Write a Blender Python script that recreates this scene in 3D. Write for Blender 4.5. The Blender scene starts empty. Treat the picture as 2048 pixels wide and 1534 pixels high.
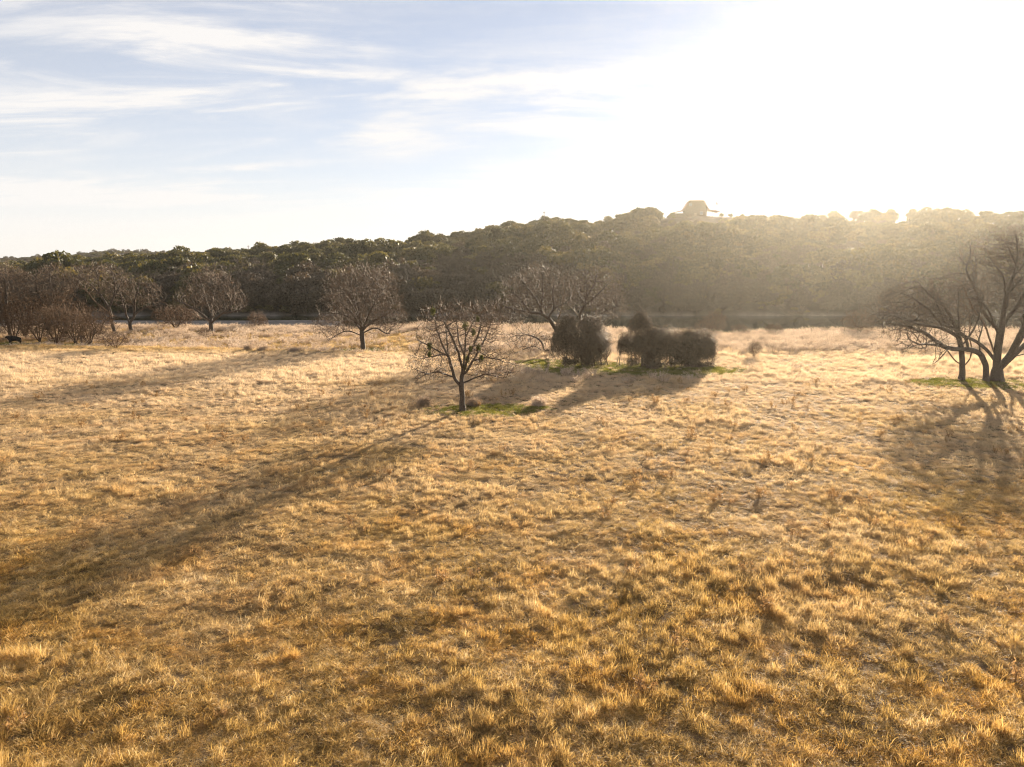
import bpy, bmesh, math, random
import numpy as np
from mathutils import Vector, Matrix, Euler

scene = bpy.context.scene
COL = scene.collection
R = math.radians
# ------------------------------------------------------------------ camera, sky, sun, exposure
CAM_H, TH = 12.0, math.atan((767 - 520) / 1365.0)
cam = bpy.data.cameras.new("camera")
cam.sensor_width = 36.0
cam.lens = 36.0 * 1365.0 / 2048.0
cam.clip_start, cam.clip_end = 0.5, 6000.0
cam_o = bpy.data.objects.new("camera", cam)
COL.objects.link(cam_o)
cam_o.location = (0, 0, CAM_H)
cam_o.rotation_euler = (math.pi / 2 - TH, 0, 0)
scene.camera = cam_o

SUN_EL, SUN_AZ = R(13.0), R(25.0)          # azimuth clockwise from +Y (the view direction)
SUN_DIR = Vector((math.sin(SUN_AZ) * math.cos(SUN_EL), math.cos(SUN_AZ) * math.cos(SUN_EL), math.sin(SUN_EL)))

world = bpy.data.worlds.new("World")
scene.world = world
world.use_nodes = True
def build_world():
    nt = world.node_tree
    N, L = nt.nodes, nt.links
    N.clear()
    out = N.new("ShaderNodeOutputWorld"); bg = N.new("ShaderNodeBackground")
    bg.inputs["Strength"].default_value = 0.05
    sky = N.new("ShaderNodeTexSky"); sky.sky_type = 'NISHITA'; sky.sun_disc = False
    sky.sun_elevation = SUN_EL; sky.sun_rotation = SUN_AZ
    sky.altitude = 200; sky.air_density = 0.8; sky.dust_density = 0.05; sky.ozone_density = 3.0
    tc = N.new("ShaderNodeTexCoord")
    # thin cirrus: noise on the plane of the cloud deck
    sep = N.new("ShaderNodeSeparateXYZ"); L.new(tc.outputs["Generated"], sep.inputs[0])
    zc = N.new("ShaderNodeMath"); zc.operation = 'MAXIMUM'; L.new(sep.outputs[2], zc.inputs[0]); zc.inputs[1].default_value = 0.0
    za = N.new("ShaderNodeMath"); za.operation = 'ADD'; L.new(zc.outputs[0], za.inputs[0]); za.inputs[1].default_value = 0.13
    dv = N.new("ShaderNodeVectorMath"); dv.operation = 'DIVIDE'
    cb = N.new("ShaderNodeCombineXYZ")
    for i in range(3): L.new(za.outputs[0], cb.inputs[i])
    L.new(tc.outputs["Generated"], dv.inputs[0]); L.new(cb.outputs[0], dv.inputs[1])
    def layer(rot, sc, loc, detail, rough, dist, lo, hi):
        mp = N.new("ShaderNodeMapping"); mp.inputs["Rotation"].default_value = (0, 0, rot)
        mp.inputs["Scale"].default_value = sc; mp.inputs["Location"].default_value = loc
        L.new(dv.outputs[0], mp.inputs["Vector"])
        nz = N.new("ShaderNodeTexNoise"); nz.inputs["Scale"].default_value = 1.0
        nz.inputs["Detail"].default_value = detail; nz.inputs["Roughness"].default_value = rough
        nz.inputs["Distortion"].default_value = dist
        L.new(mp.outputs[0], nz.inputs["Vector"])
        mr = N.new("ShaderNodeMapRange"); mr.interpolation_type = 'SMOOTHSTEP'
        mr.inputs["From Min"].default_value = lo; mr.inputs["From Max"].default_value = hi
        L.new(nz.outputs["Fac"], mr.inputs["Value"])
        return mr.outputs["Result"]
    a = layer(R(-34), (0.55, 1.7, 1), (5.4, 3.2, 0), 9, 0.62, 0.9, 0.44, 0.66)
    b = layer(R(-30), (0.35, 0.8, 1), (7.3, 2.2, 0), 4, 0.5, 0.4, 0.34, 0.60)
    c = layer(R(24), (1.2, 4.0, 1), (1.1, 5.7, 0), 8, 0.65, 0.6, 0.42, 0.70)
    def math2(op, x, y):
        m = N.new("ShaderNodeMath"); m.operation = op; m.use_clamp = False
        for i, v in enumerate((x, y)):
            if isinstance(v, (int, float)): m.inputs[i].default_value = v
            else: L.new(v, m.inputs[i])
        return m.outputs[0]
    m = math2('ADD', math2('MULTIPLY', a, b), math2('MULTIPLY', math2('MULTIPLY', c, b), 0.30))
    m = math2('MINIMUM', m, 1.0)
    m = math2('ADD', math2('MULTIPLY', m, 0.52), 0.33)
    # the veil thickens along the line of sight towards the horizon
    veil = math2('DIVIDE', 0.026, math2('ADD', math2('POWER', zc.outputs[0], 1.5), 0.035))
    m = math2('MINIMUM', math2('ADD', m, veil), 0.95)
    # cloud light: thin cloud scatters the sun forward
    sd = N.new("ShaderNodeVectorMath"); sd.operation = 'DOT_PRODUCT'
    nrm = N.new("ShaderNodeVectorMath"); nrm.operation = 'NORMALIZE'; L.new(tc.outputs["Generated"], nrm.inputs[0])
    L.new(nrm.outputs[0], sd.inputs[0]); sd.inputs[1].default_value = SUN_DIR
    dot = math2('MAXIMUM', sd.outputs["Value"], 0.0)
    g1 = math2('MULTIPLY', math2('POWER', dot, 60.0), 0.5)
    g2 = math2('MULTIPLY', math2('POWER', dot, 300.0), 12.0)
    glow = math2('ADD', math2('ADD', g1, g2), 6.9)
    cc = N.new("ShaderNodeVectorMath"); cc.operation = 'SCALE'; cc.inputs[0].default_value = (1.0, 0.965, 0.93)
    L.new(glow, cc.inputs["Scale"])
    mix = N.new("ShaderNodeMix"); mix.data_type = 'RGBA'
    tint = N.new("ShaderNodeVectorMath"); tint.operation = 'MULTIPLY'; tint.inputs[1].default_value = (0.885, 0.90, 0.925)
    L.new(sky.outputs[0], tint.inputs[0])
    L.new(m, mix.inputs[0]); L.new(tint.outputs[0], mix.inputs[6]); L.new(cc.outputs[0], mix.inputs[7])
    L.new(mix.outputs[2], bg.inputs["Color"])
    L.new(bg.outputs[0], out.inputs["Surface"])
build_world()

sun_l = bpy.data.lights.new("sun", 'SUN')
sun_l.energy = 5.0
sun_l.angle = R(0.53)
sun_l.color = (1.0, 0.85, 0.67)
sun_o = bpy.data.objects.new("sun", sun_l)
COL.objects.link(sun_o)
sun_o.location = (100, 200, 120)
sun_o.rotation_euler = (-SUN_DIR).to_track_quat('-Z', 'Y').to_euler()

scene.view_settings.view_transform = 'Standard'
scene.view_settings.look = 'None'
scene.view_settings.gamma = 1.0
scene.view_settings.use_curve_mapping = False
scene.view_settings.exposure = 1.55
scene.render.engine = 'CYCLES'
cy = scene.cycles
cy.use_denoising = True
cy.denoising_prefilter = 'FAST'
cy.filter_width = 1.05
cy.max_bounces = 8; cy.diffuse_bounces = 4; cy.glossy_bounces = 2
cy.transmission_bounces = 4; cy.transparent_max_bounces = 4; cy.volume_bounces = 0
cy.sample_clamp_indirect = 4.0
cy.use_adaptive_sampling = True
cy.adaptive_threshold = 0.01

# ------------------------------------------------------------------ helpers
CT, ST = math.cos(TH), math.sin(TH)
def pix_slope(py):
    v = (767 - py) / 1365.0
    return (-ST + v * CT) / (CT + v * ST)
def pix_of(x, y, z=0.0):
    f = y * CT + (CAM_H - z) * ST
    u = y * ST - (CAM_H - z) * CT
    return 1024 + 1365 * x / f, 767 - 1365 * u / f

def vhash(ix, iy, seed):
    h = (ix.astype(np.int64) * 374761393 + iy.astype(np.int64) * 668265263 + seed * 974634777) & 0xFFFFFFFF
    h = ((h ^ (h >> 13)) * 1274126177) & 0xFFFFFFFF
    return ((h ^ (h >> 16)) & 0xFFFF) / 65535.0
def vnoise(x, y, seed=0):
    x = np.asarray(x, float); y = np.asarray(y, float)
    ix, iy = np.floor(x), np.floor(y)
    fx, fy = x - ix, y - iy
    fx, fy = fx * fx * (3 - 2 * fx), fy * fy * (3 - 2 * fy)
    a, b = vhash(ix, iy, seed), vhash(ix + 1, iy, seed)
    c, d = vhash(ix, iy + 1, seed), vhash(ix + 1, iy + 1, seed)
    return (a * (1 - fx) + b * fx) * (1 - fy) + (c * (1 - fx) + d * fx) * fy
def fbm(x, y, seed=0, oct=4):
    s, a, t = 0.0, 1.0, 0.0
    for o in range(oct):
        s = s + a * vnoise(x * 2 ** o, y * 2 ** o, seed + o * 17); t += a; a *= 0.5
    return s / t
def sstep(a, b, x):
    t = np.clip((x - a) / (b - a), 0, 1)
    return t * t * (3 - 2 * t)

CREST = np.array([  # picture column, ground line row, distance
    (-900, 556, 420), (0, 553, 400), (150, 548, 400), (270, 540, 400), (350, 533, 400), (400, 526, 400), (550, 518, 390),
    (690, 508, 380), (820, 502, 365), (900, 494, 355), (1000, 478, 350), (1060, 466, 345), (1120, 458, 340),
    (1165, 460, 340), (1230, 452, 335), (1280, 446, 330), (1330, 436, 330), (1385, 431, 330), (1450, 434, 330),
    (1520, 440, 330), (1600, 445, 330), (1730, 447, 330), (1850, 447, 330), (1960, 450, 330), (2048, 455, 330), (3000, 470, 330)], float)
CREST_Z = CAM_H + CREST[:, 2] * np.array([pix_slope(p) for p in CREST[:, 1]])
WATER_Z = -4.0
FOOT = 201.0
def colx(x, y):
    return 1024 + 1365 * x / (0.984 * np.maximum(y, 3.0) + 2.1)
def crest_at(px):
    return np.interp(px, CREST[:, 0], CREST[:, 2]), np.interp(px, CREST[:, 0], CREST_Z)
def edge_y(px):      # far edge of the meadow, where the river bank begins
    return np.interp(px, [-900, 0, 500, 800, 1100, 1450, 2050, 3000], [130, 130, 129, 127, 123, 116, 118, 118])
def seam_y(px):      # where the short grass ends and the rough begins (left)
    return np.interp(px, [-900, 0, 250, 500, 750, 850], [95, 95, 94, 92, 88.5, 87])
def hgt(x, y):
    x = np.asarray(x, float); y = np.asarray(y, float)
    px = colx(x, y)
    z = (fbm(x / 34, y / 34, 3, 2) - 0.5) * 0.5 + (fbm(x / 6, y / 6, 9, 2) - 0.5) * 0.16 + (fbm(x / 2.2, y / 1.8, 13, 2) - 0.5) * 0.20
    sw = sstep(0, 4.5, y - seam_y(px)) * sstep(900, 700, px)
    z = z - 0.95 * sw - 0.35 * sstep(800, 1300, px) * sstep(88, 110, y)
    e = edge_y(px)
    bank = sstep(0, 10, y - e + (fbm(x / 9, y / 9, 21, 2) - 0.5) * 5)
    bed = -3.45 - 0.3 * fbm(x / 12, y / 12, 5, 2)
    bar = sstep(760, 640, px) * sstep(FOOT - 14, FOOT - 22, y)      # gravel bar left
    bed = bed * bar + (-5.2) * (1 - bar)
    z = z * (1 - bank) + bed * bank
    D, Zc = crest_at(px)
    t = np.clip((y - FOOT) / (D - FOOT), 0, 1)
    s = t * (1.32 - 0.32 * t)
    rise = sstep(FOOT - 6, FOOT + 5, y + (fbm(x / 7, y / 30, 31, 3) - 0.5) * 6)
    zh = -2.2 + (Zc + 2.2) * s + (fbm(x / 25, y / 25, 41, 3) - 0.5) * 5 * np.sin(t * math.pi)
    zh = zh - 0.02 * np.maximum(y - D, 0)
    z = z * (1 - rise) + zh * rise
    # distant ridge on the left
    rz = CAM_H + 900 * np.interp(px, [-900, 0, 120, 230, 380, 520, 620, 900], [pix_slope(p) for p in (534, 528, 521, 512, 516, 522, 534, 560)])
    far = sstep(560, 880, y)
    z = np.where(y > 520, z * (1 - far) + rz * far, z)
    return z
def hz(x, y): return float(hgt(np.array([x]), np.array([y]))[0])
def ground_at(px, py):
    u, v = (px - 1024) / 1365.0, (767 - py) / 1365.0
    d = np.array([u, CT + v * ST, -ST + v * CT])
    t = np.arange(12, 900, 0.25)
    P = d[None, :] * t[:, None]
    z = P[:, 2] + CAM_H
    g = hgt(P[:, 0], P[:, 1])
    i = int(np.argmax(z <= g))
    return Vector((P[i, 0], P[i, 1], float(g[i])))
def at_col(px, y):
    x = (px - 1024) / 1365.0 * (0.984 * y + 2.1)
    return Vector((x, y, hz(x, y)))

def mesh_obj(name, V, F, mats, parent=None, smooth=False, mat_index=None, tint=None):
    """V (n,3); F list of (m,k) int arrays"""
    me = bpy.data.meshes.new(name)
    V = np.asarray(V, np.float32)
    if isinstance(F, np.ndarray): F = [F]
    F = [np.asarray(f, np.int32) for f in F if len(f)]
    loops = np.concatenate([f.ravel() for f in F])
    tot = np.concatenate([np.full(len(f), f.shape[1], np.int32) for f in F])
    start = np.concatenate([[0], np.cumsum(tot)[:-1]]).astype(np.int32)
    me.vertices.add(len(V)); me.vertices.foreach_set("co", V.ravel())
    me.loops.add(len(loops)); me.loops.foreach_set("vertex_index", loops)
    me.polygons.add(len(tot)); me.polygons.foreach_set("loop_start", start)
    try: me.polygons.foreach_set("loop_total", tot)
    except Exception: pass
    if smooth: me.polygons.foreach_set("use_smooth", np.ones(len(tot), bool))
    if not isinstance(mats, (list, tuple)): mats = [mats]
    for m in mats: me.materials.append(m)
    if mat_index is not None: me.polygons.foreach_set("material_index", np.asarray(mat_index, np.int32))
    if tint is not None:
        at = me.attributes.new("tint", 'FLOAT', 'POINT'); at.data.foreach_set("value", np.asarray(tint, np.float32))
    me.update(calc_edges=True)
    o = bpy.data.objects.new(name, me)
    if parent is not False:
        COL.objects.link(o)
        if parent is not None: o.parent = parent
    return o
def tag(o, label=None, cat=None, group=None, kind=None):
    for k, v in (("label", label), ("category", cat), ("group", group), ("kind", kind)):
        if v: o[k] = v
    return o
def empty(name, loc, label, cat, group=None, rz=0.0):
    o = bpy.data.objects.new(name, None); COL.objects.link(o)
    o.location = loc; o.rotation_euler = (0, 0, rz); o.empty_display_size = 0.3
    return tag(o, label, cat, group)
def dup(root, loc, rz, label, group=None, scl=1.0):
    r = root.copy(); COL.objects.link(r); r.location = loc; r.rotation_euler = (0, 0, rz)
    r.scale = (scl,) * 3 if not isinstance(scl, tuple) else scl
    r['label'] = label
    if group: r['group'] = group
    for ch in list(root.children):
        c = ch.copy(); COL.objects.link(c); c.parent = r
    return r

# ------------------------------------------------------------------ materials
def new_mat(name):
    m = bpy.data.materials.new(name); m.use_nodes = True
    nt = m.node_tree; nt.nodes.clear()
    return m, nt, nt.nodes, nt.links
def ramp(N, stops):
    r = N.new("ShaderNodeValToRGB")
    e = r.color_ramp.elements
    while len(e) < len(stops): e.new(0.5)
    for el, (p, c) in zip(e, stops): el.position = p; el.color = (*c, 1)
    return r
def noise(N, L, scale, detail=3, rough=0.55, src="pos", dist=0.0):
    n = N.new("ShaderNodeTexNoise"); n.inputs["Scale"].default_value = scale
    n.inputs["Detail"].default_value = detail; n.inputs["Roughness"].default_value = rough
    n.inputs["Distortion"].default_value = dist
    if src == "pos":
        g = N.new("ShaderNodeNewGeometry"); L.new(g.outputs["Position"], n.inputs["Vector"])
    else:
        t = N.new("ShaderNodeTexCoord"); L.new(t.outputs["Object"], n.inputs["Vector"])
    return n.outputs["Fac"]
def mixc(N, L, f, a, b, mode='MIX'):
    m = N.new("ShaderNodeMix"); m.data_type = 'RGBA'; m.blend_type = mode
    for s, v in ((0, f), (6, a), (7, b)):
        if isinstance(v, (int, float)): m.inputs[s].default_value = v
        elif isinstance(v, tuple): m.inputs[s].default_value = (*v, 1)
        else: L.new(v, m.inputs[s])
    return m.outputs[2]
def mat_solid(name, stops, scale, rough=0.85, bump=0.0, bscale=None, src="obj", spec=0.3, detail=5, metal=0.0, stint=None):
    m, nt, N, L = new_mat(name)
    out = N.new("ShaderNodeOutputMaterial"); p = N.new("ShaderNodeBsdfPrincipled")
    p.inputs["Roughness"].default_value = rough; p.inputs["Specular IOR Level"].default_value = spec
    p.inputs["Metallic"].default_value = metal
    if stint: p.inputs["Specular Tint"].default_value = (*stint, 1)
    r = ramp(N, stops); L.new(noise(N, L, scale, detail, 0.6, src), r.inputs[0]); L.new(r.outputs[0], p.inputs["Base Color"])
    if bump:
        b = N.new("ShaderNodeBump"); b.inputs["Strength"].default_value = bump; b.inputs["Distance"].default_value = 0.05
        L.new(noise(N, L, bscale or scale * 3, 4, 0.6, src), b.inputs["Height"]); L.new(b.outputs[0], p.inputs["Normal"])
    L.new(p.outputs[0], out.inputs[0])
    return m
def mat_leafy(name, stops, trans_mul=(1, 1, 1), trans=0.45, rough=0.6, pos_scale=0.25, use_tint=True, spec=0.25, clump=0.35, patch=None):
    """thin blades and leaves: diffuse + translucent, colour by tint attribute and patches over the ground"""
    m, nt, N, L = new_mat(name)
    out = N.new("ShaderNodeOutputMaterial")
    r = ramp(N, stops)
    n = noise(N, L, pos_scale, 3, 0.6)
    if use_tint:
        at = N.new("ShaderNodeAttribute"); at.attribute_name = "tint"
        ma = N.new("ShaderNodeMath"); ma.operation = 'MULTIPLY_ADD'; ma.inputs[1].default_value = 0.65
        L.new(at.outputs["Fac"], ma.inputs[0])
        mb = N.new("ShaderNodeMath"); mb.operation = 'MULTIPLY_ADD'; mb.inputs[1].default_value = 1.1; mb.inputs[2].default_value = -0.37
        L.new(n, mb.inputs[0])
        oi = N.new("ShaderNodeObjectInfo"); mo = N.new("ShaderNodeMath"); mo.operation = 'MULTIPLY_ADD'; mo.inputs[1].default_value = clump
        L.new(oi.outputs["Random"], mo.inputs[0]); L.new(mb.outputs[0], mo.inputs[2])
        mp = N.new("ShaderNodeMath"); mp.operation = 'SUBTRACT'; mp.inputs[1].default_value = clump * 0.5; L.new(mo.outputs[0], mp.inputs[0])
        L.new(mp.outputs[0], ma.inputs[2])
        L.new(ma.outputs[0], r.inputs[0])
    else: L.new(n, r.inputs[0])
    col = r.outputs[0]
    if patch: col = patch(N, L, col)
    d = N.new("ShaderNodeBsdfPrincipled"); d.inputs["Roughness"].default_value = rough; d.inputs["Specular IOR Level"].default_value = spec
    L.new(col, d.inputs["Base Color"])
    t = N.new("ShaderNodeBsdfTranslucent")
    L.new(mixc(N, L, 1.0, col, trans_mul, 'MULTIPLY'), t.inputs["Color"])
    ms = N.new("ShaderNodeMixShader"); ms.inputs[0].default_value = trans
    L.new(d.outputs[0], ms.inputs[1]); L.new(t.outputs[0], ms.inputs[2]); L.new(ms.outputs[0], out.inputs[0])
    return m

def straw_patch(N, L, col):
    # straw paler toward the river: frost plus backlit sheen put into the colour, ochre in the near field, with large uneven patches
    o1 = N.new("ShaderNodeMapRange"); o1.interpolation_type = 'SMOOTHSTEP'; o1.inputs["From Min"].default_value = 0.46; o1.inputs["From Max"].default_value = 0.64
    L.new(noise(N, L, 0.32, 5, 0.65), o1.inputs["Value"])
    o2 = N.new("ShaderNodeMapRange"); o2.interpolation_type = 'SMOOTHSTEP'; o2.inputs["From Min"].default_value = 0.56; o2.inputs["From Max"].default_value = 0.68
    L.new(noise(N, L, 0.21, 5, 0.65, dist=0.6), o2.inputs["Value"])
    col = mixc(N, L, o1.outputs["Result"], col, mixc(N, L, 1.0, col, (1.0, 0.90, 0.72), 'MULTIPLY'))
    gy = N.new("ShaderNodeMath"); gy.operation = 'MULTIPLY'; gy.inputs[1].default_value = 0.4; L.new(o2.outputs["Result"], gy.inputs[0])
    col = mixc(N, L, gy.outputs[0], col, mixc(N, L, 1.0, col, (0.58, 0.54, 0.56), 'MULTIPLY'))
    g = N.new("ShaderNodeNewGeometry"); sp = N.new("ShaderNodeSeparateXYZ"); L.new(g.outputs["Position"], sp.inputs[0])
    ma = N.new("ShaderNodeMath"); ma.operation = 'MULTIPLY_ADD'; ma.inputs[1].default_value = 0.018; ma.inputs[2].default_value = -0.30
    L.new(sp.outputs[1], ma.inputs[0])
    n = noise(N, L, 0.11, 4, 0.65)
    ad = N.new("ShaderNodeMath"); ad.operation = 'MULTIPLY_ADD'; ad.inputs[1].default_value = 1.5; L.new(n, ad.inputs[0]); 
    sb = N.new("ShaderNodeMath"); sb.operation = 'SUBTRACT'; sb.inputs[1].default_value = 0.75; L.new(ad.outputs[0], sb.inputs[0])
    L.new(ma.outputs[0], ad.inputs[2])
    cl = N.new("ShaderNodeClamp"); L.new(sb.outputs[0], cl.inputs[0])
    # the rough beyond the seam at the left is another, more golden grass
    def span(out, a, b):
        q = N.new("ShaderNodeMapRange"); q.inputs["From Min"].default_value = a; q.inputs["From Max"].default_value = b
        L.new(out, q.inputs["Value"]); return q.outputs["Result"]
    ro = N.new("ShaderNodeMath"); ro.operation = 'MULTIPLY'; L.new(span(sp.outputs[1], 87, 93), ro.inputs[0]); L.new(span(sp.outputs[0], -6, -16), ro.inputs[1])
    rk = N.new("ShaderNodeMath"); rk.operation = 'MULTIPLY_ADD'; rk.inputs[1].default_value = -0.75; rk.inputs[2].default_value = 1.0; L.new(ro.outputs[0], rk.inputs[0])
    rm = N.new("ShaderNodeMath"); rm.operation = 'MULTIPLY'; L.new(cl.outputs[0], rm.inputs[0]); L.new(rk.outputs[0], rm.inputs[1])
    cl = rm
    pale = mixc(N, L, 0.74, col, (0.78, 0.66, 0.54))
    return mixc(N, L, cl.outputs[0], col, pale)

M = {}
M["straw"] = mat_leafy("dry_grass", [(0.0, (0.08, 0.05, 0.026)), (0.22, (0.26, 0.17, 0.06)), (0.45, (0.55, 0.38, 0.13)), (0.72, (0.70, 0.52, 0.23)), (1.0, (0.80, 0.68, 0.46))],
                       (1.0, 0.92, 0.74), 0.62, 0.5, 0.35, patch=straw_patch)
M["weed"] = mat_leafy("dry_weed", [(0.0, (0.16, 0.11, 0.075)), (0.5, (0.52, 0.41, 0.31)), (1.0, (0.84, 0.74, 0.63))], (1.0, 0.9, 0.75), 0.5, 0.6, 0.3)
M["forb"] = mat_leafy("dead_forb", [(0.0, (0.12, 0.075, 0.04)), (0.5, (0.32, 0.20, 0.09)), (1.0, (0.55, 0.39, 0.20))], (1.0, 0.85, 0.65), 0.45, 0.6, 0.8)
M["green"] = mat_leafy("green_grass", [(0.0, (0.08, 0.085, 0.018)), (0.55, (0.19, 0.19, 0.04)), (1.0, (0.38, 0.30, 0.10))], (1.1, 1.1, 0.5), 0.5, 0.5, 0.6)
M["mistletoe"] = mat_leafy("mistletoe_leaf", [(0.0, (0.05, 0.06, 0.015)), (1.0, (0.19, 0.19, 0.05))], (1.2, 1.2, 0.5), 0.4, 0.5, 2.0)
M["bark"] = mat_solid("bark", [(0.25, (0.045, 0.032, 0.024)), (0.75, (0.13, 0.095, 0.065))], 9, 0.75, 0.5, 30)
M["twig"] = mat_solid("twig_bark", [(0.3, (0.085, 0.052, 0.028)), (0.7, (0.20, 0.125, 0.068))], 5, 0.58, spec=0.45, stint=(1.0, 0.72, 0.45))
M["brown_twig"] = mat_solid("brown_twig", [(0.3, (0.075, 0.043, 0.023)), (0.7, (0.18, 0.105, 0.054))], 3, 0.65, spec=0.28, stint=(1.0, 0.65, 0.38))
M["vine"] = mat_solid("vine_stem", [(0.35, (0.05, 0.032, 0.018)), (0.55, (0.15, 0.10, 0.055)), (0.7, (0.36, 0.26, 0.15))], 7, 0.6, spec=0.3)
M["far_twig"] = mat_solid("far_twig_bark", [(0.3, (0.05, 0.038, 0.03)), (0.7, (0.10, 0.076, 0.058))], 0.4, 0.8, spec=0.1)
M["pale_bark"] = mat_solid("pale_bark", [(0.3, (0.30, 0.27, 0.23)), (0.7, (0.55, 0.50, 0.44))], 4, 0.7)
M["oak_leaf"] = mat_leafy("evergreen_leaf", [(0.0, (0.028, 0.034, 0.011)), (0.5, (0.070, 0.068, 0.025)), (1.0, (0.14, 0.12, 0.045))], (1.3, 1.15, 0.6), 0.42, 0.55, 0.06)
M["oak_leaf_olive"] = mat_leafy("olive_leaf", [(0.0, (0.04, 0.042, 0.013)), (0.5, (0.105, 0.092, 0.034)), (1.0, (0.20, 0.16, 0.06))], (1.3, 1.1, 0.6), 0.42, 0.55, 0.06)
M["dry_leaf"] = mat_leafy("brown_leaf", [(0.0, (0.04, 0.029, 0.021)), (0.5, (0.08, 0.06, 0.042)), (1.0, (0.13, 0.10, 0.068))], (1.2, 1.0, 0.7), 0.25, 0.6, 0.06)

def ground_mat():
    m, nt, N, L = new_mat("ground_soil_and_thatch")
    out = N.new("ShaderNodeOutputMaterial"); p = N.new("ShaderNodeBsdfPrincipled"); p.inputs["Roughness"].default_value = 0.95
    p.inputs["Specular IOR Level"].default_value = 0.1
    r = ramp(N, [(0.3, (0.06, 0.04, 0.024)), (0.5, (0.16, 0.105, 0.055)), (0.72, (0.30, 0.205, 0.11))])
    L.new(noise(N, L, 1.3, 8, 0.7), r.inputs[0])
    g = N.new("ShaderNodeNewGeometry"); sp = N.new("ShaderNodeSeparateXYZ"); L.new(g.outputs["Position"], sp.inputs[0])
    # gravel below the bank
    gr = ramp(N, [(0.35, (0.10, 0.088, 0.078)), (0.5, (0.17, 0.15, 0.135)), (0.66, (0.24, 0.215, 0.19))]); L.new(noise(N, L, 0.45, 9, 0.75), gr.inputs[0])
    mr = N.new("ShaderNodeMapRange"); mr.inputs["From Min"].default_value = -2.2; mr.inputs["From Max"].default_value = -2.9
    L.new(sp.outputs[2], mr.inputs["Value"])
    col = mixc(N, L, mr.outputs[0], r.outputs[0], gr.outputs[0])
    # leaf litter, dry grass and pale caliche on the hill
    hr = ramp(N, [(0.38, (0.04, 0.031, 0.022)), (0.54, (0.085, 0.066, 0.045)), (0.72, (0.26, 0.20, 0.13))]); L.new(noise(N, L, 0.07, 8, 0.7), hr.inputs[0])
    my = N.new("ShaderNodeMapRange"); my.inputs["From Min"].default_value = 198.5; my.inputs["From Max"].default_value = 202
    L.new(sp.outputs[1], my.inputs["Value"])
    col = mixc(N, L, my.outputs[0], col, hr.outputs[0])
    L.new(col, p.inputs["Base Color"])
    b = N.new("ShaderNodeBump"); b.inputs["Strength"].default_value = 0.8; b.inputs["Distance"].default_value = 0.15
    L.new(noise(N, L, 2.5, 6, 0.7), b.inputs["Height"]); L.new(b.outputs[0], p.inputs["Normal"])
    L.new(p.outputs[0], out.inputs[0])
    return m
M["ground"] = ground_mat()
def water_mat():
    m, nt, N, L = new_mat("river_water")
    out = N.new("ShaderNodeOutputMaterial"); p = N.new("ShaderNodeBsdfPrincipled")
    p.inputs["Base Color"].default_value = (0.022, 0.03, 0.018, 1); p.inputs["Roughness"].default_value = 0.06
    p.inputs["Specular IOR Level"].default_value = 0.5
    b = N.new("ShaderNodeBump"); b.inputs["Strength"].default_value = 0.06; b.inputs["Distance"].default_value = 0.05
    L.new(noise(N, L, 0.8, 3), b.inputs["Height"]); L.new(b.outputs[0], p.inputs["Normal"])
    L.new(p.outputs[0], out.inputs[0])
    return m
M["water"] = water_mat()
M["roof"] = mat_solid("roof_metal", [(0.3, (0.30, 0.17, 0.10)), (0.7, (0.38, 0.22, 0.14))], 2, 0.5)
M["wall"] = mat_solid("stucco_wall", [(0.3, (0.10, 0.083, 0.06)), (0.7, (0.14, 0.115, 0.085))], 2, 0.9)
M["wood"] = mat_solid("weathered_wood", [(0.3, (0.12, 0.09, 0.065)), (0.7, (0.26, 0.20, 0.15))], 12, 0.85, 0.4)
M["white"] = mat_solid("white_paint", [(0.3, (0.66, 0.70, 0.74)), (0.7, (0.80, 0.82, 0.84))], 3, 0.4)
M["glass"] = mat_solid("window_glass", [(0.3, (0.10, 0.12, 0.14)), (0.7, (0.16, 0.18, 0.20))], 1, 0.08, spec=0.6)
M["steel"] = mat_solid("grey_steel", [(0.3, (0.30, 0.30, 0.30)), (0.7, (0.42, 0.42, 0.42))], 3, 0.45, metal=0.6)
M["hide"] = mat_solid("black_hide", [(0.3, (0.012, 0.010, 0.009)), (0.7, (0.028, 0.022, 0.017))], 6, 0.95, spec=0.08)
M["rock"] = mat_solid("limestone", [(0.3, (0.20, 0.18, 0.15)), (0.5, (0.38, 0.35, 0.30)), (0.75, (0.52, 0.49, 0.43))], 0.6, 0.9, 0.6, 3)
M["cloth"] = mat_solid("flag_cloth", [(0.4, (0.35, 0.08, 0.08)), (0.6, (0.10, 0.10, 0.25))], 2.0, 0.8)

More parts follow.
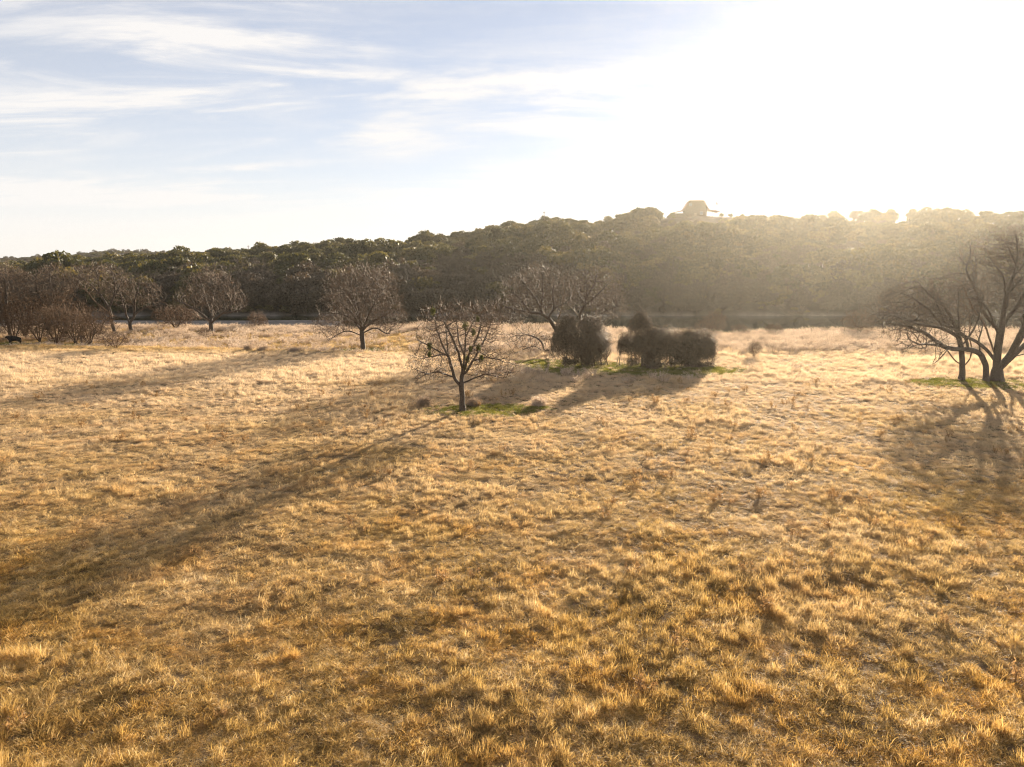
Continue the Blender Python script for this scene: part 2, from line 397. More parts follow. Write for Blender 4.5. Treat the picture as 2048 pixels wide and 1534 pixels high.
# ------------------------------------------------------------------ ground, water
def build_ground():
    ys = np.concatenate([np.arange(-60, 8, 6.0), np.arange(8, 70, 0.5), np.arange(70, 150, 0.9), np.arange(150, 215, 1.3), np.arange(215, 440, 3.5), np.arange(440, 1000, 14.0), [1020, 1080, 1150]])
    us = np.sinh(np.linspace(-1, 1, 361) * 2.0) / math.sinh(2.0) * 1.9
    half = np.maximum(0.84 * ys + 30, 70)
    X = us[None, :] * half[:, None]
    X = np.clip(X, -1150, 1150)
    Y = np.repeat(ys[:, None], len(us), 1)
    Z = hgt(X, Y)
    n, m = X.shape
    idx = np.arange(n * m).reshape(n, m)
    F = np.stack([idx[:-1, :-1], idx[:-1, 1:], idx[1:, 1:], idx[1:, :-1]], -1).reshape(-1, 4)
    o = mesh_obj("ground", np.stack([X, Y, Z], -1).reshape(-1, 3), F, M["ground"], smooth=True)
    tag(o, kind="structure", label="meadow ground with river bank and wooded hillside beyond")
    xs = np.linspace(-420, 420, 60); yw = np.linspace(126, 215, 20)
    X, Y = np.meshgrid(xs, yw); idx = np.arange(X.size).reshape(X.shape)
    F = np.stack([idx[:-1, :-1], idx[:-1, 1:], idx[1:, 1:], idx[1:, :-1]], -1).reshape(-1, 4)
    o = mesh_obj("river_water", np.stack([X, Y, np.full_like(X, WATER_Z)], -1).reshape(-1, 3), F, M["water"])
    tag(o, kind="structure", label="dark calm river between the meadow and the hill")
build_ground()

# ------------------------------------------------------------------ tubes, twigs, trees
class Geo:
    def __init__(s): s.V, s.Q, s.T, s.n = [], [], [], 0
    def add(s, V, Q=None, T=None):
        if Q is not None and len(Q): s.Q.append(np.asarray(Q) + s.n)
        if T is not None and len(T): s.T.append(np.asarray(T) + s.n)
        s.V.append(np.asarray(V, float)); s.n += len(V)
    def tubes(s, P, rad, k=3):
        """P (N,m,3) polylines, rad (N,m); k sides, tip closed by a point when the last radius is 0"""
        P = np.asarray(P, float); rad = np.asarray(rad, float)
        N, m, _ = P.shape
        T = np.gradient(P, axis=1); T /= np.linalg.norm(T, axis=2, keepdims=True) + 1e-9
        ref = np.where(np.abs(T[:, :1, 2:3]) > 0.9, np.array([1.0, 0, 0]), np.array([0, 0, 1.0]))
        ref = np.broadcast_to(ref, T.shape)
        A = np.cross(T, ref); A /= np.linalg.norm(A, axis=2, keepdims=True) + 1e-9
        B = np.cross(T, A)
        ang = np.arange(k) / k * 2 * math.pi
        V = P[:, :, None, :] + rad[:, :, None, None] * (A[:, :, None, :] * np.cos(ang)[None, None, :, None] + B[:, :, None, :] * np.sin(ang)[None, None, :, None])
        V = V.reshape(-1, 3)
        i = np.arange(N)[:, None, None] * (m * k) + np.arange(m - 1)[None, :, None] * k
        j = np.arange(k)[None, None, :]; j2 = (j + 1) % k
        Q = np.stack([i + j, i + j2, i + k + j2, i + k + j], -1).reshape(-1, 4)
        s.add(V, Q)
    def obj(s, name, mats, parent=None, smooth=True, **kw):
        F = []
        if s.Q: F.append(np.concatenate(s.Q))
        if s.T: F.append(np.concatenate(s.T))
        return mesh_obj(name, np.concatenate(s.V), F, mats, parent, smooth, **kw)

def resample(P, step):
    P = np.asarray(P, float)
    d = np.concatenate([[0], np.cumsum(np.linalg.norm(np.diff(P, axis=0), axis=1))])
    n = max(2, int(d[-1] / step) + 1)
    t = np.linspace(0, d[-1], n)
    # smooth by Catmull-like interpolation: linear then average
    Q = np.stack([np.interp(t, d, P[:, k]) for k in range(3)], 1)
    for _ in range(3):
        Q[1:-1] = (Q[:-2] + 2 * Q[1:-1] + Q[2:]) / 4
    return Q

def grow(rng, skel, attr, step=0.33, infl=2.4, kill=0.5, iters=90, up=0.12, wig=0.25):
    """space colonisation from drawn limbs; returns node positions and parents"""
    pos, par = [], []
    for P in skel:
        Q = resample(P, step)
        Q[1:] += rng.normal(0, 0.03, (len(Q) - 1, 3))
        if pos:
            A = np.array(pos); j = int(np.argmin(((A - Q[0]) ** 2).sum(1)))
            start = j
        else:
            pos.append(Q[0]); par.append(-1); start = 0
        last = start
        for q in Q[1:]:
            pos.append(q); par.append(last); last = len(pos) - 1
    attr = np.asarray(attr, float)
    A = np.array(pos)
    nd = np.full(len(attr), 1e9); ni = np.zeros(len(attr), int)
    def upd(idx0, NP):
        if not len(NP): return
        d = np.sqrt(((attr[:, None, :] - NP[None, :, :]) ** 2).sum(2))
        j = d.argmin(1); dm = d[np.arange(len(attr)), j]
        b = dm < nd; nd[b] = dm[b]; ni[b] = j[b] + idx0
    for s0 in range(0, len(A), 400): upd(s0, A[s0:s0 + 400])
    alive = nd > kill
    grown = {}
    for it in range(iters):
        act = alive & (nd < infl)
        if not act.any(): 
            infl *= 1.5
            if infl > 12: break
            continue
        ids = ni[act]
        A = np.array(pos)
        dv = attr[act] - A[ids]; dv /= np.linalg.norm(dv, axis=1, keepdims=True) + 1e-9
        u, inv = np.unique(ids, return_inverse=True)
        S = np.zeros((len(u), 3)); np.add.at(S, inv, dv)
        S /= np.linalg.norm(S, axis=1, keepdims=True) + 1e-9
        S += rng.normal(0, wig, S.shape); S[:, 2] += up
        S /= np.linalg.norm(S, axis=1, keepdims=True) + 1e-9
        NP = A[u] + S * step
        ok = np.array([grown.get(int(a), 0) < 3 for a in u])
        stuck = ~ok
        if stuck.any():
            bad = np.isin(ni, u[stuck]); alive &= ~bad
        u, NP = u[ok], NP[ok]
        for a in u: grown[int(a)] = grown.get(int(a), 0) + 1
        i0 = len(pos)
        pos.extend(list(NP)); par.extend([int(a) for a in u])
        upd(i0, NP)
        alive &= nd > kill
        if not alive.any(): break
    return np.array(pos), np.array(par)

def radii(par, r_tip, r_base):
    n = len(par)
    kids = [[] for _ in range(n)]
    for i, p in enumerate(par):
        if p >= 0: kids[p].append(i)
    leaves = np.zeros(n)
    for i in range(n - 1, -1, -1):
        if not kids[i]: leaves[i] = 1
        if par[i] >= 0: leaves[par[i]] += leaves[i]
    e = math.log(r_base / r_tip) / math.log(max(leaves[0], 3))
    return r_tip * leaves ** e, kids, leaves

def shell_points(rng, ells, n, inner=0.25):
    """attraction points in the crown's lobes, denser towards the surface. ells: (cx,cy,cz,rx,ry,rz)"""
    w = np.array([e[3] * e[4] * e[5] for e in ells]) ** 0.8; w /= w.sum()
    c = rng.choice(len(ells), n, p=w)
    d = rng.normal(size=(n, 3)); d /= np.linalg.norm(d, axis=1, keepdims=True)
    r = (inner + (1 - inner) * rng.random(n)) ** 0.55
    E = np.array(ells)[c]
    lump = 0.72 + 0.5 * fbm(np.arctan2(d[:, 1], d[:, 0]) * 2.2 + 9, d[:, 2] * 3.2 + c * 5.3, n % 97, 2)
    P = E[:, :3] + d * (r * lump)[:, None] * E[:, 3:]
    return P[P[:, 2] > 0.35]

def twig_set(rng, base, dirs, L0, L1, r0, m=4, curl=0.35, up=0.35, wob=0.12):
    n = len(base)
    L = L0 + (L1 - L0) * rng.random(n) ** 1.4 * 1.2
    d = dirs.copy(); P = [base.copy()]
    for i in range(m - 1):
        d = d + rng.normal(0, wob, d.shape); d[:, 2] += up / (m - 1)
        d /= np.linalg.norm(d, axis=1, keepdims=True) + 1e-9
        P.append(P[-1] + d * (L / (m - 1))[:, None])
    P = np.stack(P, 1)
    rad = r0 * np.linspace(1, 0.45, m)[None, :] * rng.uniform(0.8, 1.2, (n, 1))
    return P, rad, d

def tree_geo(seed, skel, ells, n_attr, r_base, r_tip=0.013, step=0.33, infl=2.4, kill=0.55, up=0.12, wig=0.25,
             twigs=3, tl=(0.35, 0.9), tr=0.0095, tw_up=0.35, sub=2, limb_r=0.085, spread=0.7, trunk_nodes=None):
    """returns Geo for trunk (first drawn line), list of limb Geos, and twigs Geo"""
    rng = np.random.default_rng(seed)
    pos, par = grow(rng, skel, shell_points(rng, ells, n_attr), step, infl, kill, up=up, wig=wig)
    rad, kids, leaves = radii(par, r_tip, r_base)
    n0 = len(resample(skel[0], step)) if trunk_nodes is None else trunk_nodes
    # gentle smoothing along parents
    for _ in range(1):
        sm = pos.copy(); 
        for i, p in enumerate(par):
            if p >= 0 and kids[i]:
                sm[i] = 0.5 * pos[i] + 0.25 * pos[p] + 0.25 * pos[kids[i][int(np.argmax(leaves[kids[i]]))]]
        pos = sm
    trunk, limbs, fine = Geo(), {}, Geo()
    # flared foot
    owner = np.full(len(par), -1)
    for i, p in enumerate(par):
        if p < 0 or i < n0: owner[i] = -1
        else: owner[i] = owner[p] if owner[p] >= 0 else i
    chains = []
    stack = [(0, -1)]
    while stack:
        s, p0 = stack.pop()
        ch = ([p0] if p0 >= 0 else []) + [s]; c = s
        while kids[c]:
            k = sorted(kids[c], key=lambda q: -leaves[q])
            if c < n0:                      # trunk follows the drawn line
                tk = [q for q in k if q < n0]
                if tk: k.remove(tk[0]); k.insert(0, tk[0])
            for q in k[1:]: stack.append((q, c))
            c = k[0]
            if c >= n0 and ch[-1] < n0 and ch[0] < n0 and (len(ch) > 1 or ch[0] == 0) and s < n0:
                stack.append((c, ch[-1])); break
            ch.append(c)
        if len(ch) > 1: chains.append((ch, p0))
    for ch, p0 in chains:
        P = pos[ch]; r = rad[ch].copy()
        if p0 >= 0: r[0] = min(r[0], r[1] * 1.15)
        isT = ch[-1] < n0
        if isT and par[ch[0]] < 0:
            h = P[:, 2] - P[0, 2]
            r = r * (1 + 0.55 * np.exp(-h / 0.35))
            P = P.copy(); P[0, 2] -= 0.35
        rm = r.max()
        k = 9 if rm > 0.14 else 6 if rm > 0.05 else 4 if rm > 0.025 else 3
        o = owner[ch[-1]]
        g = trunk if isT else (limbs.setdefault(o, Geo()) if rad[o] > limb_r else fine)
        if rm < 0.02: g = fine
        g.tubes(P[None], r[None], k)
    # twigs on the thin wood
    thin = np.where((rad < r_tip * 3.2) & (np.arange(len(par)) >= n0))[0]
    thin = np.repeat(thin, twigs)
    thin = thin[rng.random(len(thin)) < 0.5]
    dirs = pos[thin] - pos[par[thin]]; dirs /= np.linalg.norm(dirs, axis=1, keepdims=True) + 1e-9
    dirs += rng.normal(0, spread, dirs.shape); dirs[:, 2] += 0.15
    dirs /= np.linalg.norm(dirs, axis=1, keepdims=True)
    P, rd, d = twig_set(rng, pos[thin], dirs, tl[0], tl[1], tr, 4, up=tw_up)
    fine.tubes(P, rd, 3)
    if sub:
        b = np.concatenate([P[:, 1], P[:, 2]][:sub]); db = np.concatenate([P[:, 2] - P[:, 1], P[:, 3] - P[:, 2]][:sub])
        db /= np.linalg.norm(db, axis=1, keepdims=True) + 1e-9
        db += rng.normal(0, 0.6, db.shape); db /= np.linalg.norm(db, axis=1, keepdims=True)
        q_ = rng.random(len(b)) < 0.6; b, db = b[q_], db[q_]
        P2, rd2, _ = twig_set(rng, b, db, tl[0] * 0.5, tl[1] * 0.55, tr * 0.8, 3, up=tw_up)
        fine.tubes(P2, rd2, 3)
    return trunk, [g for g in limbs.values() if g.n], fine, pos, rad

def build_tree(name, loc, label, cat, geo, group=None, bark="bark", twig="twig"):
    trunk, limbs, fine, pos, rad = geo
    t = empty(name, loc, label, cat, group)
    trunk.obj("trunk", M[bark], t)
    for g in limbs: g.obj("limb", M[bark], t)
    fine.obj("crown", M[twig], t)
    return t

def sketch(base_px, loc, lines, origin=(0, 0), k=1.0, seed=0, depth=0.5):
    """limbs drawn on the picture plane, brought to metres at the tree's distance and spread in depth"""
    rng = random.Random(seed)
    s = (loc.y * CT + (CAM_H - loc.z) * ST) / 1365.0
    bx, by = base_px
    out = []
    for n, ln in enumerate(lines):
        kd = rng.uniform(-1, 1) * depth if n else 0.0
        P = []; run = 0.0; prev = None
        for (zx, zy) in ln:
            X = (origin[0] + zx / k - bx) * s; Z = (by - (origin[1] + zy / k)) * s
            if prev is not None: run += math.hypot(X - prev[0], Z - prev[1])
            P.append((X, kd * run * (1 if n else 0), max(Z, 0.0))); prev = (X, Z)
        if n:   # start at the depth of what it leaves
            best, by_ = 1e9, 0.0
            for Q in out:
                for q in resample(Q, 0.25):
                    d = (q[0] - P[0][0]) ** 2 + (q[2] - P[0][2]) ** 2
                    if d < best: best, by_ = d, q[1]
            P = [(a, b + by_, c) for a, b, c in P]
        out.append(P)
    return out, s
def lobes(base_px, s, items, origin=(0, 0), k=1.0, yk=0.85):
    bx, by = base_px
    return [((origin[0] + cx / k - bx) * s, dy, (by - (origin[1] + cz / k)) * s, rx / k * s, (rx if not ry else ry) / k * s * yk, rz / k * s)
            for (cx, cz, rx, rz, dy, ry) in items]
def full(o, k, x, y): return (o[0] + x / k, o[1] + y / k)

# --- the lone tree in the middle of the field
O2, K2 = (560, 480), 4.036
bp = full(O2, K2, 1475, 1385); loc = ground_at(*bp)
center_loc = loc
sk, s = sketch(bp, loc, [
    [(1475, 1385), (1470, 1280), (1465, 1180)],
    [(1465, 1185), (1405, 1110), (1385, 1010), (1360, 930), (1350, 780), (1340, 660), (1290, 560)],
    [(1465, 1180), (1480, 1060), (1490, 950), (1500, 800), (1490, 680), (1460, 560)],
    [(1482, 1100), (1550, 1000), (1620, 880), (1680, 760), (1720, 640)],
    [(1470, 1165), (1600, 1110), (1680, 1095), (1740, 1130), (1820, 1150)],
    [(1405, 1110), (1280, 1070), (1180, 1090), (1090, 1150)],
    [(1365, 945), (1300, 930), (1220, 960), (1090, 990)],
    [(1358, 940), (1240, 860), (1130, 790)],
    [(1370, 960), (1300, 820), (1270, 700), (1240, 570)],
    [(1490, 950), (1440, 830), (1420, 700), (1400, 560)],
    [(1500, 800), (1560, 680), (1590, 560)],
    [(1560, 990), (1660, 960), (1780, 990)],
    [(1480, 1060), (1450, 900), (1400, 760), (1330, 600)],
    [(1478, 1080), (1530, 930), (1600, 780), (1640, 640)],
], O2, K2, 5, 0.55)
el = lobes(bp, s, [(1470, 760, 350, 270, 0, 0), (1230, 1000, 210, 160, 0, 260), (1690, 1010, 260, 150, 0, 260), (1290, 640, 150, 140, -0.4, 0), (1640, 640, 190, 140, 0.5, 0)], O2, K2)
geo = tree_geo(11, sk, el, 6500, 0.21, twigs=2, kill=0.27, step=0.24, infl=1.6, tl=(0.3, 0.75), r_tip=0.012, up=0.14, tw_up=0.55, limb_r=0.06)
center_tree = build_tree("pecan_tree", loc, "lone bare round-crowned tree with green mistletoe in the middle of the golden field", "tree", geo)
def mistletoe(parent, c, rr, seed):
    rng = np.random.default_rng(seed)
    n = 300
    d = rng.normal(size=(n, 3)); d /= np.linalg.norm(d, axis=1, keepdims=True)
    P = d * (rng.random(n) ** 0.5)[:, None] * np.array([rr * 0.75, rr * 0.75, rr * 1.2]) * (0.75 + 0.5 * rng.random((n, 1)))
    P += np.asarray(c)
    a = rng.normal(size=(n, 3)); a /= np.linalg.norm(a, axis=1, keepdims=True)
    b = np.cross(a, rng.normal(size=(n, 3))); b /= np.linalg.norm(b, axis=1, keepdims=True)
    L, W = rng.uniform(0.05, 0.14, (n, 1)), rng.uniform(0.015, 0.03, (n, 1))
    V = np.stack([P - a * L, P + b * W, P + a * L, P - b * W], 1).reshape(-1, 3)
    mesh_obj("mistletoe", V, np.arange(n * 4).reshape(n, 4), M["mistletoe"], parent, tint=np.repeat(rng.random(n), 4))
for i, (zx, zy, r_) in enumerate([(1270, 580, 0.26), (1500, 690, 0.36), (1230, 860, 0.3), (1215, 910, 0.2), (1570, 760, 0.26), (1540, 850, 0.2), (1610, 870, 0.28), (1515, 960, 0.24), (1640, 950, 0.22), (1600, 640, 0.18), (1490, 1030, 0.16)]):
    X = (O2[0] + zx / K2 - bp[0]) * s; Z = (bp[1] - (O2[1] + zy / K2)) * s
    P = geo[3]; d = (P[:, 0] - X) ** 2 + (P[:, 2] - Z) ** 2 + 0.02 * (P[:, 1] + 0.6) ** 2
    j = int(np.argmin(d)); mistletoe(center_tree, P[j], r_, 50 + i)

# --- the broad tree left of it
bp = full(O2, K2, 670, 893); loc = ground_at(*bp); mid_loc = loc
sk, s = sketch(bp, loc, [
    [(670, 893), (668, 800), (667, 735)],
    [(667, 735), (665, 600), (660, 450), (668, 290)],
    [(665, 740), (600, 665), (540, 655), (430, 690), (350, 800)],
    [(664, 775), (600, 735), (545, 725), (490, 755), (430, 800)],
    [(665, 700), (590, 590), (500, 520), (420, 470)],
    [(672, 735), (720, 640), (790, 530), (870, 400)],
    [(678, 750), (740, 715), (800, 700), (850, 740), (905, 755)],
    [(678, 720), (780, 640), (890, 590), (985, 530)],
    [(664, 640), (600, 480), (540, 370)],
    [(668, 600), (730, 450), (790, 320)],
    [(664, 690), (540, 600), (420, 590), (340, 600)],
    [(672, 660), (700, 520), (720, 380)],
    [(666, 660), (630, 520), (600, 360)],
], O2, K2, 8, 0.7)
el = lobes(bp, s, [(680, 480, 330, 300, 0, 0), (430, 690, 170, 110, 0, 260), (900, 640, 150, 120, 0, 260)], O2, K2)
geo = tree_geo(21, sk, el, 6500, 0.34, twigs=2, kill=0.36, step=0.32, infl=2.0, tl=(0.45, 1.1), tr=0.0115, r_tip=0.014, up=0.16, tw_up=0.5, limb_r=0.08)
build_tree("pecan_tree", loc, "broad dome-crowned bare tree standing alone left of the mistletoe tree", "tree", geo)

# --- two trees rising behind the left vine mound
O3, K3 = (960, 480), 3.938
bp = full(O3, K3, 700, 900); loc = ground_at(*bp) + Vector((0, 1.5, 0)); loc.z = hz(loc.x, loc.y)
sk, s = sketch(bp, loc, [
    [(700, 900), (670, 850), (630, 780), (600, 715)],
    [(600, 715), (545, 625), (480, 590), (400, 580), (300, 560), (220, 540)],
    [(500, 600), (465, 510), (400, 420), (330, 330), (290, 270)],
    [(540, 625), (590, 540), (690, 505), (720, 420)],
    [(475, 560), (500, 450), (490, 330), (510, 250)],
    [(585, 545), (570, 430), (600, 320), (610, 220)],
    [(660, 850), (570, 875), (500, 880), (440, 890), (390, 912)],
    [(500, 880), (430, 825), (340, 860), (280, 885), (150, 880)],
    [(505, 870), (505, 820), (440, 770), (370, 760)],
    [(400, 580), (330, 480), (240, 400)],
    [(600, 715), (640, 560), (660, 420)],
], O3, K3, 3, 0.5)
el = lobes(bp, s, [(440, 430, 290, 210, 0, 0), (260, 560, 170, 130, 0, 240), (640, 420, 150, 190, 0.5, 0), (390, 800, 220, 100, 0, 0)], O3, K3)
geo = tree_geo(31, sk, el, 4500, 0.3, twigs=2, kill=0.4, step=0.34, infl=2.0, tl=(0.5, 1.2), tr=0.0115, r_tip=0.014, up=0.16, tw_up=0.7, limb_r=0.08)
build_tree("pecan_tree", loc, "crooked bare tree leaning left out of the big vine mound", "tree", geo)
bp = full(O3, K3, 850, 890); loc = ground_at(*bp) + Vector((0, 4.5, 0)); loc.z = hz(loc.x, loc.y)
sk, s = sketch(bp, loc, [
    [(850, 890), (840, 760), (805, 630)],
    [(805, 630), (845, 550), (860, 420), (830, 270)],
    [(805, 640), (745, 575), (690, 520), (640, 450)],
    [(845, 700), (880, 690), (930, 650), (1000, 600), (1080, 560), (1140, 560)],
    [(840, 720), (930, 700), (980, 710), (1000, 760)],
    [(835, 560), (930, 470), (1010, 380)],
    [(850, 500), (920, 380), (930, 290)],
    [(840, 540), (780, 440), (760, 320)],
], O3, K3, 4, 0.5)
el = lobes(bp, s, [(890, 440, 230, 190, 0, 0), (1040, 550, 160, 140, 0, 200), (1000, 430, 160, 140, 0.4, 200)], O3, K3)
geo = tree_geo(41, sk, el, 3000, 0.22, twigs=2, kill=0.4, step=0.34, infl=2.0, tl=(0.5, 1.2), tr=0.0115, r_tip=0.014, up=0.14, tw_up=0.6, limb_r=0.07)
build_tree("pecan_tree", loc, "slender bare tree standing between the vine mounds, right of the crooked tree", "tree", geo)

# --- right-hand group
O4, K4 = (1540, 400), 3.652
bp = full(O4, K4, 1655, 1325); loc = ground_at(*bp); big_loc = loc
sk, s = sketch(bp, loc, [
    [(1655, 1330), (1650, 1240), (1640, 1180)],
    [(1640, 1180), (1612, 1060), (1600, 900), (1578, 700), (1592, 480), (1560, 340), (1510, 240)],
    [(1655, 1240), (1700, 1100), (1710, 950), (1660, 800), (1640, 640), (1660, 480)],
    [(1660, 1240), (1760, 1150), (1855, 1060), (2000, 960), (2200, 860)],
    [(1712, 960), (1800, 870), (1950, 740), (2050, 560)],
    [(1645, 1200), (1590, 1120), (1480, 1030), (1350, 980), (1240, 880), (1120, 850), (920, 800)],
    [(1605, 1000), (1500, 820), (1380, 700), (1260, 720)],
    [(1580, 720), (1480, 560), (1350, 480), (1240, 400)],
    [(1592, 560), (1700, 420), (1740, 280)],
    [(1655, 800), (1760, 640), (1830, 440)],
    [(1585, 640), (1720, 590), (1830, 620)],
    [(1350, 980), (1260, 800), (1180, 620)],
    [(1240, 885), (1100, 740), (980, 640)],
    [(1640, 1180), (1500, 900), (1420, 830), (1300, 640)],
    [(1760, 1150), (1900, 1130), (2080, 1080)],
    [(1578, 700), (1640, 560), (1660, 420), (1640, 270)],
    [(1592, 500), (1500, 380), (1430, 300)],
    [(1600, 900), (1720, 760), (1790, 620), (1800, 460), (1850, 330)],
    [(1710, 950), (1820, 720), (1900, 520), (1960, 400)],
    [(1601, 950), (1470, 820), (1400, 640), (1330, 520)],
], O4, K4, 7, 0.55)
sk[0] = [tuple(p) for p in sk[0]]
el = lobes(bp, s, [(1600, 560, 330, 350, 0, 400), (1300, 700, 240, 200, 0.5, 360), (2080, 720, 380, 360, 0, 420), (1830, 500, 320, 280, 1.0, 400)], O4, K4)
geo = tree_geo(51, sk, el, 10000, 0.52, twigs=1, kill=0.46, step=0.4, infl=2.2, tl=(0.5, 1.3), tr=0.015, sub=1, r_tip=0.02, up=0.2, tw_up=0.9, limb_r=0.09, spread=0.5, wig=0.16)
big_tree = build_tree("pecan_tree", loc, "huge many-stemmed bare tree at the right edge of the field", "tree", geo)
bp = full(O4, K4, 1552, 1322); loc = ground_at(*bp) + Vector((0, -0.5, 0)); loc.z = hz(loc.x, loc.y)
sk, s = sketch(bp, loc, [
    [(1552, 1325), (1545, 1240), (1520, 1160), (1480, 1110)],
    [(1480, 1110), (1390, 1080), (1320, 1085), (1250, 1080), (1130, 1045), (1020, 1050)],
    [(1400, 1080), (1330, 960), (1240, 940), (1140, 880)],
    [(1250, 1080), (1180, 1140), (1100, 1190), (1050, 1210)],
    [(1200, 1060), (1080, 960), (960, 920), (830, 900)],
    [(1480, 1110), (1420, 1000), (1400, 880)],
], O4, K4, 9, 0.5)
el = lobes(bp, s, [(1060, 960, 300, 170, 0, 0), (900, 880, 190, 160, 0, 0), (1330, 900, 160, 130, 0, 0)], O4, K4)
geo = tree_geo(61, sk, el, 1900, 0.26, sub=1, twigs=1, kill=0.36, step=0.32, infl=1.8, tl=(0.5, 1.4), spread=0.5, wig=0.16, tr=0.014, r_tip=0.018, up=0.16, tw_up=0.6, limb_r=0.07)
build_tree("pecan_tree", loc, "bare stem bowed far to the left beside the huge tree at the right", "tree", geo)
bp = full(O4, K4, 1395, 1318); loc = ground_at(*bp)
small_loc = loc
sk, s = sketch(bp, loc, [
    [(1395, 1320), (1396, 1260), (1390, 1200)],
    [(1390, 1200), (1365, 1070), (1335, 990), (1290, 890), (1200, 830)],
    [(1390, 1210), (1330, 1170), (1285, 1090), (1200, 1050), (1100, 1060)],
    [(1398, 1215), (1455, 1165), (1470, 1100), (1440, 1000), (1450, 880)],
    [(1340, 1000), (1180, 930), (1000, 900), (820, 860), (700, 820)],
    [(1365, 1070), (1400, 940), (1380, 800), (1350, 680)],
    [(1290, 890), (1180, 760), (1060, 690), (960, 590)],
    [(1180, 930), (1050, 800), (880, 700)],
], O4, K4, 12, 0.5)
el = lobes(bp, s, [(1000, 800, 320, 190, 0, 0), (1280, 780, 220, 190, 0, 0), (820, 830, 160, 120, 0, 0)], O4, K4)
geo = tree_geo(71, sk, el, 2800, 0.26, sub=1, twigs=1, kill=0.36, step=0.32, infl=1.8, tl=(0.5, 1.4), spread=0.5, wig=0.16, tr=0.014, r_tip=0.018, up=0.16, tw_up=0.6, limb_r=0.07)
build_tree("pecan_tree", loc, "smaller bare tree with a forked trunk just left of the huge tree", "tree", geo)

# --- trees of the left edge
O1, K1 = (0, 480), 3.657
bp = full(O1, K1, 1555, 690); loc = ground_at(*bp); lt_loc = loc
sk, s = sketch(bp, loc, [
    [(1555, 692), (1552, 650), (1550, 610)],
    [(1550, 610), (1540, 500), (1535, 400), (1560, 300), (1580, 215)],
    [(1550, 615), (1490, 575), (1460, 575), (1415, 605)],
    [(1548, 600), (1500, 530), (1430, 470), (1360, 430)],
    [(1553, 605), (1640, 545), (1720, 505), (1790, 430)],
    [(1550, 580), (1600, 460), (1650, 330), (1660, 250)],
    [(1545, 560), (1490, 430), (1450, 300)],
    [(1650, 535), (1740, 520), (1820, 500)],
], O1, K1, 2, 0.6)
el = lobes(bp, s, [(1570, 370, 190, 170, 0, 0), (1420, 440, 130, 100, 0, 0), (1720, 440, 120, 100, 0, 0)], O1, K1)
geo_lt = tree_geo(81, sk, el, 3200, 0.36, twigs=2, kill=0.45, step=0.42, tl=(0.5, 1.2), tr=0.017, r_tip=0.019, up=0.12, tw_up=0.3, limb_r=0.1)
tA = build_tree("pecan_tree", loc, "bare tree with low forking limbs on the rough beyond the seam, third tree from the left edge", "tree", geo_lt)
tA['label'] = "bare spreading tree on the rough grass left of the dome-crowned tree"
bp = full(O1, K1, 965, 690); loc = ground_at(*bp)
sk, s = sketch(bp, loc, [
    [(965, 692), (960, 650), (957, 612)],
    [(957, 612), (1000, 530), (1070, 490), (1140, 488), (1190, 410)],
    [(957, 612), (905, 525), (870, 430), (850, 340)],
    [(957, 618), (890, 610), (850, 660)],
    [(985, 560), (1010, 460), (1060, 370), (1090, 290)],
    [(925, 560), (960, 450), (950, 350)],
], O1, K1, 6, 0.6)
el = lobes(bp, s, [(1070, 390, 140, 120, 0, 0), (920, 400, 120, 110, 0, 0)], O1, K1)
geo_b = tree_geo(91, sk, el, 2000, 0.28, twigs=2, kill=0.45, step=0.42, tl=(0.5, 1.2), tr=0.017, r_tip=0.019, up=0.12, tw_up=0.3, limb_r=0.1)
tB = build_tree("pecan_tree", loc, "bare forked tree at the right end of the brushy thicket", "tree", geo_b)
bp = full(O1, K1, 820, 700); loc = ground_at(*bp) + Vector((0, 1.0, 0)); loc.z = hz(loc.x, loc.y)
sk, s = sketch(bp, loc, [
    [(820, 700), (805, 600), (795, 500)],
    [(795, 500), (745, 390), (680, 310), (620, 260)],
    [(795, 500), (850, 400), (860, 280), (830, 200)],
    [(800, 540), (700, 450), (650, 360)],
    [(845, 420), (900, 330), (930, 250)],
    [(745, 390), (760, 280), (740, 200)],
], O1, K1, 16, 0.6)
el = lobes(bp, s, [(760, 300, 190, 130, 0, 0)], O1, K1)
geo_c = tree_geo(95, sk, el, 2200, 0.26, twigs=2, kill=0.45, step=0.42, tl=(0.5, 1.2), tr=0.017, r_tip=0.019, up=0.12, tw_up=0.3, limb_r=0.1)
tC = build_tree("pecan_tree", loc, "tall bare tree rising from the right half of the brushy thicket", "tree", geo_c)
for (px, y, rz, sc, lab) in ((20, 112, 2.0, 1.0, "bare tree over the left end of the thicket, behind the black cow"),
                             (95, 114, 4.0, 0.95, "bare tree behind the middle of the brushy thicket"),
                             (-70, 108, 0.7, 1.05, "bare tree at the far left edge of the picture")):
    dup(tC if px > 0 else tA, at_col(px, y), rz, lab, None, sc)

# --- brush (bare many-stemmed shrubs)
def brush_geo(seed, h, w, nst, n_attr, tr=0.016, tl=(0.4, 1.0), droop=0.0):
    rng = np.random.default_rng(seed)
    sk = []
    for i in range(nst):
        a = 2 * math.pi * i / nst + rng.uniform(-0.4, 0.4); q = rng.uniform(0.35, 0.9)
        sk.append([(0, 0, 0), (math.cos(a) * w * 0.16 * q, math.sin(a) * w * 0.16 * q, h * 0.28),
                   (math.cos(a) * w * 0.32 * q, math.sin(a) * w * 0.32 * q, h * 0.6), (math.cos(a + 0.3) * w * 0.44 * q, math.sin(a + 0.3) * w * 0.44 * q, h * (0.85 - droop))])
    el = [(0, 0, h * 0.55, w * 0.5, w * 0.5, h * 0.45)]
    return tree_geo(seed, sk, el, n_attr * 2, 0.16, twigs=3, kill=0.42, step=0.38, tl=tl, tr=tr, r_tip=0.018, up=0.05, tw_up=0.15, limb_r=0.5, spread=0.9)
